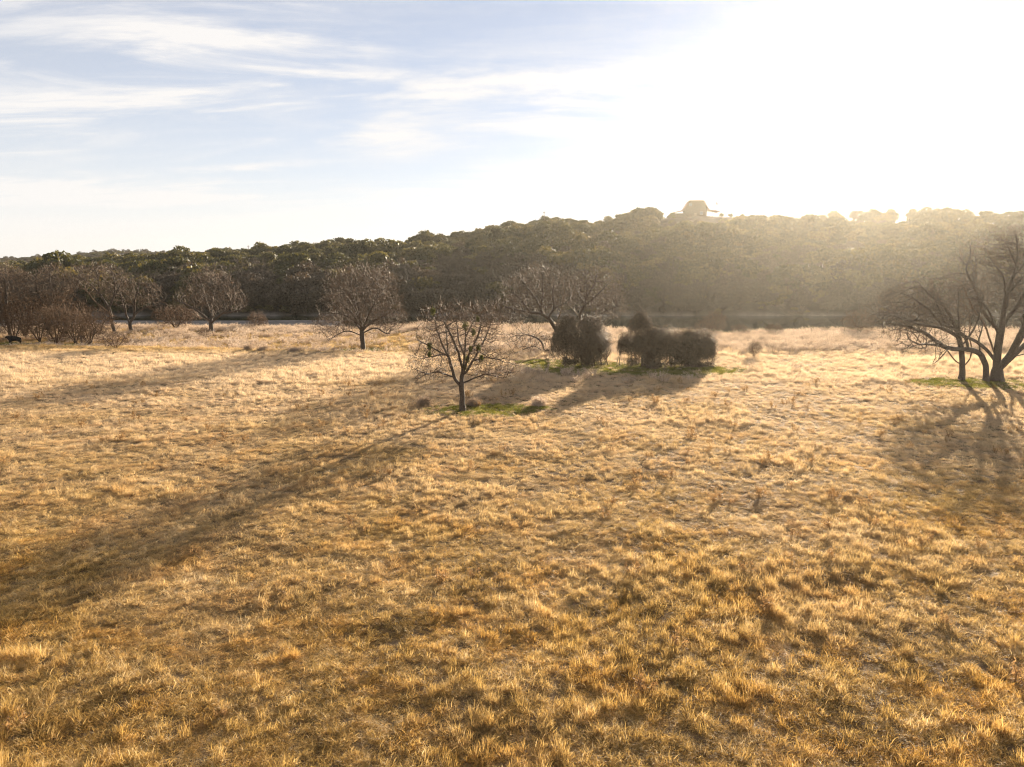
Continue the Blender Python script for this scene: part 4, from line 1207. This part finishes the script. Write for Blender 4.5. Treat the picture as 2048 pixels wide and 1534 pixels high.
EV = [far_tree_mesh("evergreen_tree", 600 + i, 5.6, 6.5, 3000, M["oak_leaf"], (0.16, 0.36)) for i in range(3)] + \
     [far_tree_mesh("olive_tree", 610 + i, 5.4, 6.8, 2800, M["oak_leaf_olive"], (0.16, 0.36)) for i in range(2)]
BR = [far_tree_mesh("brown_tree", 620 + i, 7.2, 6.4, 2600, M["dry_leaf"], (0.10, 0.30)) for i in range(3)]
BA = [bare_far_mesh("bare_tree", 630 + i, 8.0, 6.5, M["far_twig"]) for i in range(3)]
ALL = EV + BR + BA

HOUSE_X, HOUSE_Y = None, 333.0
def build_hill():
    rng = np.random.default_rng(17)
    xs, ys = [], []
    y = FOOT + 1.5
    while y < 445:
        sp = 4.5 if y < 260 else 5.3
        half = 0.75 * 1.2 * (0.984 * y + 2.1)
        n = int(2 * half / sp)
        x = -half + (np.arange(n) + rng.uniform(-0.42, 0.42, n)) * sp
        xs.append(x); ys.append(y + rng.uniform(-0.42, 0.42, n) * sp)
        y += sp * 0.9
    x, y = np.concatenate(xs), np.concatenate(ys)
    px = colx(x, y); D, Zc = crest_at(px)
    t = (y - FOOT) / (D - FOOT)
    keep = (t < 1.10)
    # open slopes
    keep &= ~((px > 1310) & (px < 1475) & (t > 0.69))
    keep &= ~((px > 1475) & (px < 1640) & (t > 0.76))
    keep &= ~((px > 1600) & (t > 0.84) & (rng.random(len(x)) < 0.85))
    keep &= ~((px > 1155) & (px < 1228) & (t > 0.80) & (t < 0.97))
    keep &= ~((px > 1780) & (px < 1806) & (t > 0.9))
    keep &= ~((px > 1500) & (px < 1680) & (t > 0.10) & (t < 0.17))
    nn = fbm(x / 16, y / 16, 55, 3)
    keep &= (rng.random(len(x)) < 0.55 + 1.2 * nn)
    x, y, px, t, nn = x[keep], y[keep], px[keep], t[keep], nn[keep]
    z = hgt(x, y) - 0.15
    k = len(x)
    # what grows where: brown brush low, evergreens higher
    pe = np.clip(0.05 + 2.3 * t + 2.0 * (nn - 0.5) + 0.25 * sstep(700, 300, px), 0.05, 0.97)
    r = rng.random(k)
    ev = r < pe
    bare = (~ev) & (rng.random(k) < 0.14)
    idx = np.where(ev, rng.integers(0, 5, k), np.where(bare, 8 + rng.integers(0, 3, k), 5 + rng.integers(0, 3, k)))
    sc = rng.uniform(0.7, 1.25, k) * np.where(t < 0.25, 1.22, 1.0) * np.where(t > 0.85, 0.82, 1.0)
    sc *= np.interp(px, [0, 600, 1000], [1.12, 1.05, 1.0]) * np.where(ev, 0.65 + 1.55 * fbm(x / 20, y / 20, 61, 2) ** 1.3, 1.0)
    sc *= np.where((px > 1475) & (t > 0.74), 0.55, 1.0)
    rot = rng.uniform(0, 6.28, k)
    # the 300 that show largest become single trees: the skyline and the front rows
    size = sc / (y + 30 * np.abs(x / y))
    vis = np.abs(px - 1024) < 1050
    sky_ = vis & (t > 0.86) & (t < 1.04)
    order = np.argsort(-(size + np.where(sky_, 0.0012, 0) + rng.uniform(0, 0.0012, k)) * vis)
    one = np.zeros(k, bool); one[order[:286]] = True
    words = {0: "dark green round evergreen", 1: "olive green round evergreen", 2: "brown leaf-shedding tree", 3: "bare grey-brown tree"}
    words = {0: "dark green evergreen", 1: "olive green evergreen", 2: "brown-leaved tree", 3: "bare grey-brown tree"}
    plural = {0: "dark green evergreens", 1: "olive green evergreens", 2: "brown-leaved trees", 3: "bare grey-brown trees"}
    sides = [(200, "above the brown thicket"), (330, "above the forked tree"), (520, "behind the spreading tree"), (640, "above the gravel bar"), (830, "behind the dome-crowned tree"),
             (1010, "behind the lone mistletoe tree"), (1130, "behind the crooked tree"), (1240, "behind the slender tree"), (1340, "above the pointed mound"), (1480, "below the hilltop house"),
             (1700, "above the open river"), (1860, "behind the small forked tree"), (9999, "behind the huge tree")]
    nth = ["leftmost", "second from left", "third from left", "fourth from left", "fifth from left", "sixth from left", "seventh from left", "eighth from left", "ninth from left", "tenth from left"] + [f"{q} from left" for q in ("11th", "12th", "13th", "14th", "15th", "16th", "17th", "18th", "19th", "20th", "21st", "22nd", "23rd", "24th", "25th", "26th", "27th", "28th", "29th", "30th", "31st", "32nd", "33rd", "34th", "35th", "36th", "37th", "38th", "39th", "40th")]
    fam = {}
    for i in np.where(one)[0]:
        j = int(idx[i]); kd = 0 if j < 3 else 1 if j < 5 else 2 if j < 8 else 3
        zone = "on the skyline" if t[i] > 0.8 else "at the hill foot" if t[i] < 0.16 else "low on the slope" if t[i] < 0.42 else "high on the slope"
        side = next(w for lim, w in sides if px[i] < lim)
        fam.setdefault((kd, zone, side), []).append(i)
    for (kd, zone, side), mem in fam.items():
        mem.sort(key=lambda i: px[i])
        for n_, i in enumerate(mem):
            j = int(idx[i])
            c = bpy.data.objects.new(ALL[j].name.split('.')[0], ALL[j].data); COL.objects.link(c)
            c.location = (x[i], y[i], z[i]); c.rotation_euler = (0, 0, rot[i]); c.scale = (sc[i], sc[i], sc[i] * (1.1 if kd > 1 else 1.0))
            tail = "" if len(mem) == 1 else ", " + (nth[n_] if n_ < len(mem) - 1 or n_ == 0 else "rightmost")
            tag(c, f"{words[kd]} {zone}, {side}{tail}", "tree", f"{plural[kd]} {zone}")
    q = ~one
    kk = int(q.sum())
    scatter("hillside_woods", np.column_stack([x, y, z])[q], np.stack([np.zeros(kk), np.zeros(kk), rot[q]], 1), np.repeat(sc[q][:, None], 3, 1), idx[q], ALL, "mixed woods covering the hillside across the river")
    # undergrowth closing the gaps
    bush = [far_tree_mesh("bush", 640 + i, 2.6, 3.6, 500, M[m_], (0.12, 0.3)) for i, m_ in enumerate(("dry_leaf", "oak_leaf_olive", "dry_leaf"))]
    n = 3800
    yy = FOOT + 210 * rng.random(n) ** 1.3; pp = rng.uniform(-150, 2200, n); xx = (pp - 1024) / 1365 * (0.984 * yy + 2.1)
    D, _ = crest_at(pp); tt = (yy - FOOT) / (D - FOOT)
    kp = (tt < 1.05) & ~((pp > 1318) & (pp < 1640) & (tt > 0.83) & (rng.random(n) < 0.9)) & ~((pp > 1155) & (pp < 1228) & (tt > 0.8)) & ~((pp > 1500) & (pp < 1680) & (tt > 0.08) & (tt < 0.17))
    xx, yy = xx[kp], yy[kp]; kk = len(xx)
    scatter("undergrowth", np.column_stack([xx, yy, hgt(xx, yy) - 0.1]), np.stack([np.zeros(kk), np.zeros(kk), rng.uniform(0, 6.28, kk)], 1), np.repeat(rng.uniform(0.4, 1.1, (kk, 1)), 3, 1), rng.integers(0, 3, kk), bush, "low brown undergrowth on the hill")
    # far ridge woods
    n = 2600
    yy = rng.uniform(640, 930, n); pp = rng.uniform(-150, 640, n); xx = (pp - 1024) / 1365 * (0.984 * yy + 2.1)
    scatter("far_woods", np.column_stack([xx, yy, hgt(xx, yy) - 0.2]), np.stack([np.zeros(n), np.zeros(n), rng.uniform(0, 6.28, n)], 1), np.repeat(rng.uniform(0.8, 1.5, (n, 1)), 3, 1), rng.integers(0, 8, n), ALL, "hazy woods on the distant ridge at the left")
    # named single trees
    def single(px_, D_, j, sc_, label, name=None, dz=0.0):
        p = at_col(px_, D_); o = bpy.data.objects.new(name or ALL[j].name.split('.')[0], ALL[j].data); COL.objects.link(o)
        o.location = p + Vector((0, 0, dz - 0.15)); o.rotation_euler = (0, 0, px_ * 0.37); o.scale = (sc_,) * 3 if not isinstance(sc_, tuple) else sc_
        tag(o, label, "tree")
    single(822, 366, 8, (0.9, 0.9, 0.85), "lone bare tree standing out on the skyline above the dome-crowned tree")
    single(1281, 331, 0, (1.25, 1.25, 1.0), "big round evergreen on the skyline just left of the hilltop house")
    single(1338, 326, 1, 0.62, "small evergreen against the left end of the hilltop house")
    single(1436, 331, 1, 0.4, "little evergreen right of the flagpole, nearest to the house")
    single(1453, 332, 2, 0.42, "little pointed evergreen right of the flagpole, second from the house")
    single(1477, 332, 0, 0.45, "low round evergreen right of the flagpole, third from the house")
    single(1602, 331, 9, (0.5, 0.5, 0.55), "thin small tree alone on the bare skyline under the sun")
    rr = np.random.default_rng(71)
    nums = ['first', 'second', 'third', 'fourth', 'fifth', 'sixth', 'seventh', 'eighth', 'ninth', 'tenth', 'eleventh', 'twelfth', 'thirteenth', 'fourteenth', 'fifteenth', 'sixteenth', 'seventeenth']
    for i, (px_, sx, sz, j) in enumerate(((1636, 0.8, 0.85, 1), (1656, 1.25, 1.15, 0), (1671, 0.7, 0.8, 3), (1697, 0.75, 1.2, 7), (1714, 1.0, 1.25, 2), (1733, 1.5, 1.35, 0), (1752, 1.1, 1.2, 4), (1768, 1.3, 1.55, 1),
                                          (1812, 0.9, 1.45, 2), (1838, 1.6, 1.5, 0), (1860, 1.2, 1.55, 1), (1885, 1.7, 1.6, 2), (1914, 1.3, 1.4, 0), (1934, 0.9, 1.0, 3), (1960, 1.55, 1.5, 1), (1992, 1.7, 1.35, 2), (2024, 1.5, 1.45, 0))):
        single(px_, 328 + 5 * rr.random(), j, (sx, sx * rr.uniform(0.8, 1.2), sz), f"large tree on the right-hand skyline, {nums[i]} from the sun's glare")
build_hill()

# pale dead trunks and rock ledge on the slope across the river
for px_, y_, h_, lab in ((1612, 219, 7.0, "pale dead trunk on the far slope, left of a pair"), (1640, 216, 8.5, "tallest pale dead trunk on the far slope, right of a pair"), (1668, 224, 6.0, "short pale dead trunk on the far slope, nearest the huge tree")):
    p = at_col(px_, y_); t = empty("dead_tree", p, lab, "tree", "pale dead trunks on the far slope")
    g = Geo(); q = resample(np.array([(0, 0, -0.3), (0.1, 0, h_ * 0.4), (-0.05, 0, h_ * 0.75), (0.1, 0, h_)]), 0.6); g.tubes(q[None], np.linspace(0.2, 0.06, len(q))[None], 7); g.obj("trunk", M["pale_bark"], t)
    for a, zz in ((0.5, 0.55), (2.6, 0.7), (4.2, 0.62)):
        g = Geo(); q = np.array([(0, 0, h_ * zz), (math.cos(a) * 0.6, math.sin(a) * 0.6, h_ * zz + 0.7), (math.cos(a) * 1.0, math.sin(a) * 1.0, h_ * zz + 1.6)]); g.tubes(q[None], np.array([[0.07, 0.05, 0.02]]), 5); g.obj("limb", M["pale_bark"], t)
def rock_mesh(seed, sx, sy, sz):
    bm = bmesh.new(); bmesh.ops.create_icosphere(bm, subdivisions=3, radius=1.0)
    rng = np.random.default_rng(seed); ph = rng.uniform(0, 6, 6)
    for v in bm.verts:
        c = v.co; f = 1 + 0.16 * math.sin(3 * c.x + ph[0]) * math.cos(4 * c.y + ph[1]) + 0.12 * math.sin(7 * c.z + ph[2] + 2 * c.x)
        q = Vector((math.copysign(abs(c.x) ** 0.7, c.x), math.copysign(abs(c.y) ** 0.7, c.y), math.copysign(abs(c.z) ** 0.55, c.z)))
        v.co = Vector((q.x * sx, q.y * sy, q.z * sz)) * f
    me = bpy.data.meshes.new("rock"); bm.to_mesh(me); bm.free(); me.materials.append(M["rock"])
    return me
rk = [rock_mesh(i, 1.6, 0.9, 0.5) for i in range(3)]
ords = ["leftmost", "second from the left", "third from the left", "fourth from the left", "fifth from the left", "sixth from the left", "rightmost"]
for i, px_ in enumerate((1528, 1542, 1556, 1572, 1588, 1618, 1638)):
    p = at_col(px_, 215 + (i % 3)); o = bpy.data.objects.new("ledge_rock", rk[i % 3]); COL.objects.link(o)
    o.location = p + Vector((0, 0, 0.1)); o.rotation_euler = (0, 0, 0.3 * (i % 4) - 0.4); s_ = 0.8 + 0.25 * (i % 3); o.scale = (s_, s_, s_)
    tag(o, f"pale limestone block of the ledge above the far river bank, {ords[i]}", "rock", "rock ledge above the far bank")

# ------------------------------------------------------------------ house on the hilltop
def prism(pts, y0, y1):
    n = len(pts); V = [(a, y0, b) for a, b in pts] + [(a, y1, b) for a, b in pts]
    return V, [tuple(range(n)), tuple(range(2 * n - 1, n - 1, -1))] + [(i, i + n, (i + 1) % n + n, (i + 1) % n) for i in range(n)]
def poly(name, parts, mat, parent):
    me = bpy.data.meshes.new(name); V, F = [], []
    for v, f in parts:
        F += [tuple(i + len(V) for i in q) for q in f]; V += v
    me.from_pydata(V, [], F); me.materials.append(mat)
    bm = bmesh.new(); bm.from_mesh(me); bmesh.ops.recalc_face_normals(bm, faces=bm.faces); bm.to_mesh(me); bm.free()
    o = bpy.data.objects.new(name, me); COL.objects.link(o); o.parent = parent
    return o
def box(x0, x1, y0, y1, z0, z1): return prism([(x0, z0), (x1, z0), (x1, z1), (x0, z1)], y0, y1)
def build_house():
    p = at_col(1385, 333)
    h = empty("hilltop_house", (p.x, p.y, p.z + 0.3), "two-storey house with a clipped gable roof and wide porches on top of the hill", "house", rz=-0.12)
    poly("wall", [box(-4.9, 5.1, 0, 9, -2.2, 2.9)], M["wall"], h)
    poly("gable_wall", [prism([(-5.0, 2.9), (5.2, 2.9), (5.2, 3.4), (3.3, 6.6), (-3.1, 6.6), (-5.0, 3.4)], 0.05, 8.9)], M["wall"], h)
    poly("roof", [prism([(-5.7, 3.0), (-5.45, 2.85), (-3.05, 6.72), (3.25, 6.72), (5.65, 2.85), (5.9, 3.0), (3.5, 7.0), (-3.3, 7.0)], -0.6, 9.6)], M["roof"], h)
    poly("porch_roof", [prism([(-5.05, 2.55), (-5.05, 2.75), (-11.6, 1.2), (-11.6, 1.0)], -1.5, 9.5)], M["roof"], h)
    poly("porch_roof", [prism([(5.15, 2.6), (5.15, 2.8), (11.2, 1.85), (11.2, 1.65)], -1.5, 9.5)], M["roof"], h)
    poly("porch_floor", [box(5.12, 10.9, -1.2, 9.2, -2.4, -0.6)], M["wall"], h)
    poly("lean_to_wall", [box(-11.0, -4.95, 0.3, 8.5, -2.4, 1.05)], M["wall"], h)
    for x in (7.6, 10.6):
        for y_ in (-1.0, 8.8): poly("porch_post", [box(x - 0.1, x + 0.1, y_ - 0.1, y_ + 0.1, -0.6, 1.75)], M["wood"], h)
    for (x, z, w_, hh) in ((-2.6, 4.3, 1.3, 1.3), (2.6, 0.3, 1.3, 1.5)):
        f = poly("window_frame", [box(x - w_ / 2 - .1, x + w_ / 2 + .1, -0.06, 0.03, z - .1, z + hh + .1)], M["wood"], h)
        poly("window_pane", [box(x - w_ / 2, x - .03, -0.09, -0.061, z, z + hh), box(x + .03, x + w_ / 2, -0.09, -0.061, z, z + hh)], M["glass"], f)
    poly("door", [box(-0.7, 0.4, -0.08, -0.002, -1.1, 1.2)], M["wood"], h)
    # flagpole
    p2 = at_col(1424, 334)
    fp = empty("flagpole", p2, "flagpole beside the hilltop house", "flagpole")
    g = Geo(); q = np.array([(0, 0, -0.3), (0, 0, 3), (0, 0, 7.6)]); g.tubes(q[None], np.array([[.15, .13, .10]]), 8); g.obj("pole", M["steel"], fp)
    nx, nz = 8, 6; V = []; F = []
    for i in range(nx + 1):
        for j in range(nz + 1):
            u, v = i / nx, j / nz
            V.append((0.06 + u * 0.7, 0.16 * math.sin(u * 6 + v), 7.4 - v * 1.3 - u * 1.0))
    for i in range(nx):
        for j in range(nz): a = i * (nz + 1) + j; F.append((a, a + 1, a + nz + 2, a + nz + 1))
    poly("flag", [(V, F)], M["cloth"], fp)
build_house()
def pole(px_, y_, h_, label):
    p = at_col(px_, y_); t = empty("utility_pole", p, label, "utility pole")
    g = Geo(); q = np.array([(0, 0, -0.3), (0, 0, h_ * 0.5), (0, 0, h_)]); g.tubes(q[None], np.array([[.2, .17, .15]]), 8); g.obj("pole", M["wood"], t)
    poly("crossarm", [box(-0.7, 0.7, -0.07, 0.07, h_ - 0.7, h_ - 0.5)], M["wood"], t)
pole(1087, 343, 9.5, "thin pole on the rising skyline left of the hilltop house")
pole(501, 395, 8.5, "thin pole on the low skyline above the spreading tree")
p = at_col(246, 800); t = empty("far_building", p + Vector((0, 0, 5.0)), "long white-roofed building on the distant ridge", "building")
p.z = hz(p.x, p.y)
t.location = p - Vector((0, 0, 2.5)); t.scale = (0.6, 0.6, 0.8)
poly("wall", [box(-13, 13, 0, 12, -1, 7.0)], M["wall"], t)
poly("roof", [(lambda P=[(-14, -1, 7.0), (14, -1, 7.0), (14, 13, 7.0), (-14, 13, 7.0), (-14, 6, 9.6), (14, 6, 9.6)]: (P, [(0, 1, 5, 4), (2, 3, 4, 5), (0, 4, 3), (1, 2, 5), (0, 3, 2, 1)]))()], M["white"], t)

# ------------------------------------------------------------------ small things
def build_boat():
    p = at_col(823, 207.0)
    t = empty("rowing_boat", p + Vector((0, 0, 0.25)), "small white boat pulled up on the far river bank", "boat", rz=0.25)
    V, F = [], []; nx, nr = 10, 7
    for i in range(nx + 1):
        u = i / nx * 2 - 1; w = 0.62 * (1 - abs(u) ** 2.6) + 0.03; d = 0.55 * (1 - 0.4 * abs(u) ** 3)
        for j in range(nr):
            a = math.pi * j / (nr - 1)
            V.append((u * 1.5, -w * math.cos(a), 0.55 + 0.18 * u * u - d * math.sin(a) ** 0.8))
    for i in range(nx):
        for j in range(nr - 1): a = i * nr + j; F.append((a, a + 1, a + nr + 1, a + nr))
    o = poly("hull", [(V, F)], M["white"], t); m = o.modifiers.new("thickness", 'SOLIDIFY'); m.thickness = 0.04
    for x in (-0.7, 0.0, 0.7): poly("seat", [box(x - 0.14, x + 0.14, -0.5, 0.5, 0.42, 0.46)], M["wood"], t)
    poly("cover", [prism([(-0.35, 0.55), (0.9, 0.55), (0.6, 0.95), (0.0, 0.98)], -0.45, 0.45)], M["white"], t)
build_boat()
def build_cow():
    p = ground_at(30, 690)
    c = empty("black_cow", p, "black cow standing on green grass under the left thicket", "cow", rz=0.1)
    c.scale = (0.85, 0.85, 0.9)
    Vt = [(0, 0, 1.05), (0.45, 0, 1.08), (0.85, 0, 1.12), (-0.4, 0, 1.05), (-0.75, 0, 1.12), (-1.0, 0, 1.30), (-1.22, 0, 1.38), (-1.5, 0, 1.22)]
    Rr = [0.43, 0.42, 0.36, 0.43, 0.38, 0.24, 0.18, 0.11]
    E = [(0, 1), (1, 2), (0, 3), (3, 4), (4, 5), (5, 6), (6, 7)]
    def limb(root, pts, rs):
        last = root
        for q, r in zip(pts, rs): Vt.append(q); Rr.append(r); E.append((last, len(Vt) - 1)); last = len(Vt) - 1
    for sy in (-0.2, 0.2):
        limb(4, [(-0.72, sy, 0.75), (-0.72, sy, 0.42), (-0.70, sy, 0.06)], [0.13, 0.075, 0.07])
        limb(2, [(0.80, sy, 0.80), (0.92, sy, 0.48), (0.86, sy, 0.06)], [0.17, 0.08, 0.07])
        limb(6, [(-1.2, sy * 1.2, 1.46)], [0.05])
    limb(2, [(1.12, 0, 1.18), (1.18, 0, 0.85), (1.17, 0, 0.5)], [0.06, 0.035, 0.05])
    me = bpy.data.meshes.new("body"); me.from_pydata(Vt, E, []); me.materials.append(M["hide"])
    o = bpy.data.objects.new("body", me); COL.objects.link(o); o.parent = c
    sk_ = o.modifiers.new("skin", 'SKIN'); 
    for i, sv in enumerate(me.skin_vertices[0].data): sv.radius = (Rr[i], Rr[i]); sv.use_root = (i == 0)
    ss = o.modifiers.new("smooth", 'SUBSURF'); ss.levels = 1; ss.render_levels = 2
    for sy in (-1, 1):
        g = Geo(); g.tubes(np.array([[(-1.2, 0.08 * sy, 1.5), (-1.2, 0.22 * sy, 1.6), (-1.24, 0.26 * sy, 1.74)]]), np.array([[.035, .025, .008]]), 6); g.obj("horn", M["wood"], c)
build_cow()
p = ground_at(164, 692)
o = Geo(); o.tubes(np.array([[(0, 0, -0.3), (0.02, 0, 0.8), (0.03, 0, 1.55)]]), np.array([[.17, .155, .15]]), 9)
V = np.concatenate(o.V); top = np.arange(len(V) - 9, len(V))
o.add(np.array([(0.03, 0, 1.57)])); o.T.append(np.stack([top, np.roll(top, -1), np.full(9, o.n - 1)], 1))
po = o.obj("wooden_post", M["wood"]); po.location = p; tag(po, "stout weathered wooden post at the front of the left thicket", "post")
def build_fence():
    f = empty("wire_fence", at_col(330, 134), "thin wire fence on slim posts along the field edge before the gravel bar", "fence")
    pts = [at_col(q, 133.5 + 0.8 * math.sin(q * 0.05)) for q in range(285, 650, 21)]
    rng = np.random.default_rng(9); tops = []
    base = Vector(f.location)
    for q in pts:
        g = Geo(); h_ = rng.uniform(1.25, 1.5); ln = rng.normal(0, 0.05, 2)
        a = np.array(q - base); g.tubes(np.array([[a + [0, 0, -0.2], a + [ln[0] * .5, ln[1] * .5, h_ * .5], a + [ln[0], ln[1], h_]]]), np.array([[.06, .055, .05]]), 6)
        g.obj("post", M["wood"], f); tops.append(a)
    for zz in (0.45, 0.8, 1.15):
        g = Geo(); A = np.array(tops) + [0, 0, zz]; g.tubes(A[None], np.full((1, len(A)), 0.008), 3); g.obj("wire", M["steel"], f)
build_fence()
for px_, y_, h_, lab in ((1688, 112, 1.7, "lone dark stake at the river edge of the field"), (1622, 113, 1.3, "short thin stake at the field's river edge, left of the dark stake")):
    g = Geo(); g.tubes(np.array([[(0, 0, -0.2), (0.02, 0, h_ * .5), (0.05, 0.02, h_)]]), np.array([[.07, .06, .05]]), 6); o = g.obj("fence_stake", M["wood"]); o.location = at_col(px_, y_); tag(o, lab, "post")

# ------------------------------------------------------------------ haze
def build_haze():
    m, nt, N, L = new_mat("haze")
    out = N.new("ShaderNodeOutputMaterial"); v = N.new("ShaderNodeVolumePrincipled")
    v.inputs["Color"].default_value = (0.96, 0.91, 0.77, 1); v.inputs["Density"].default_value = 0.00012
    v.inputs["Anisotropy"].default_value = 0.77
    L.new(v.outputs[0], out.inputs["Volume"])
    V, F = box(-1200, 1200, -110, 1250, -7.5, 47)
    me = bpy.data.meshes.new("haze"); me.from_pydata(V, [], F); me.materials.append(m)
    bm = bmesh.new(); bm.from_mesh(me); bmesh.ops.recalc_face_normals(bm, faces=bm.faces); bm.to_mesh(me); bm.free()
    o = bpy.data.objects.new("haze", me); COL.objects.link(o)
    tag(o, "thin sunlit morning haze over the valley", kind="stuff")
build_haze()
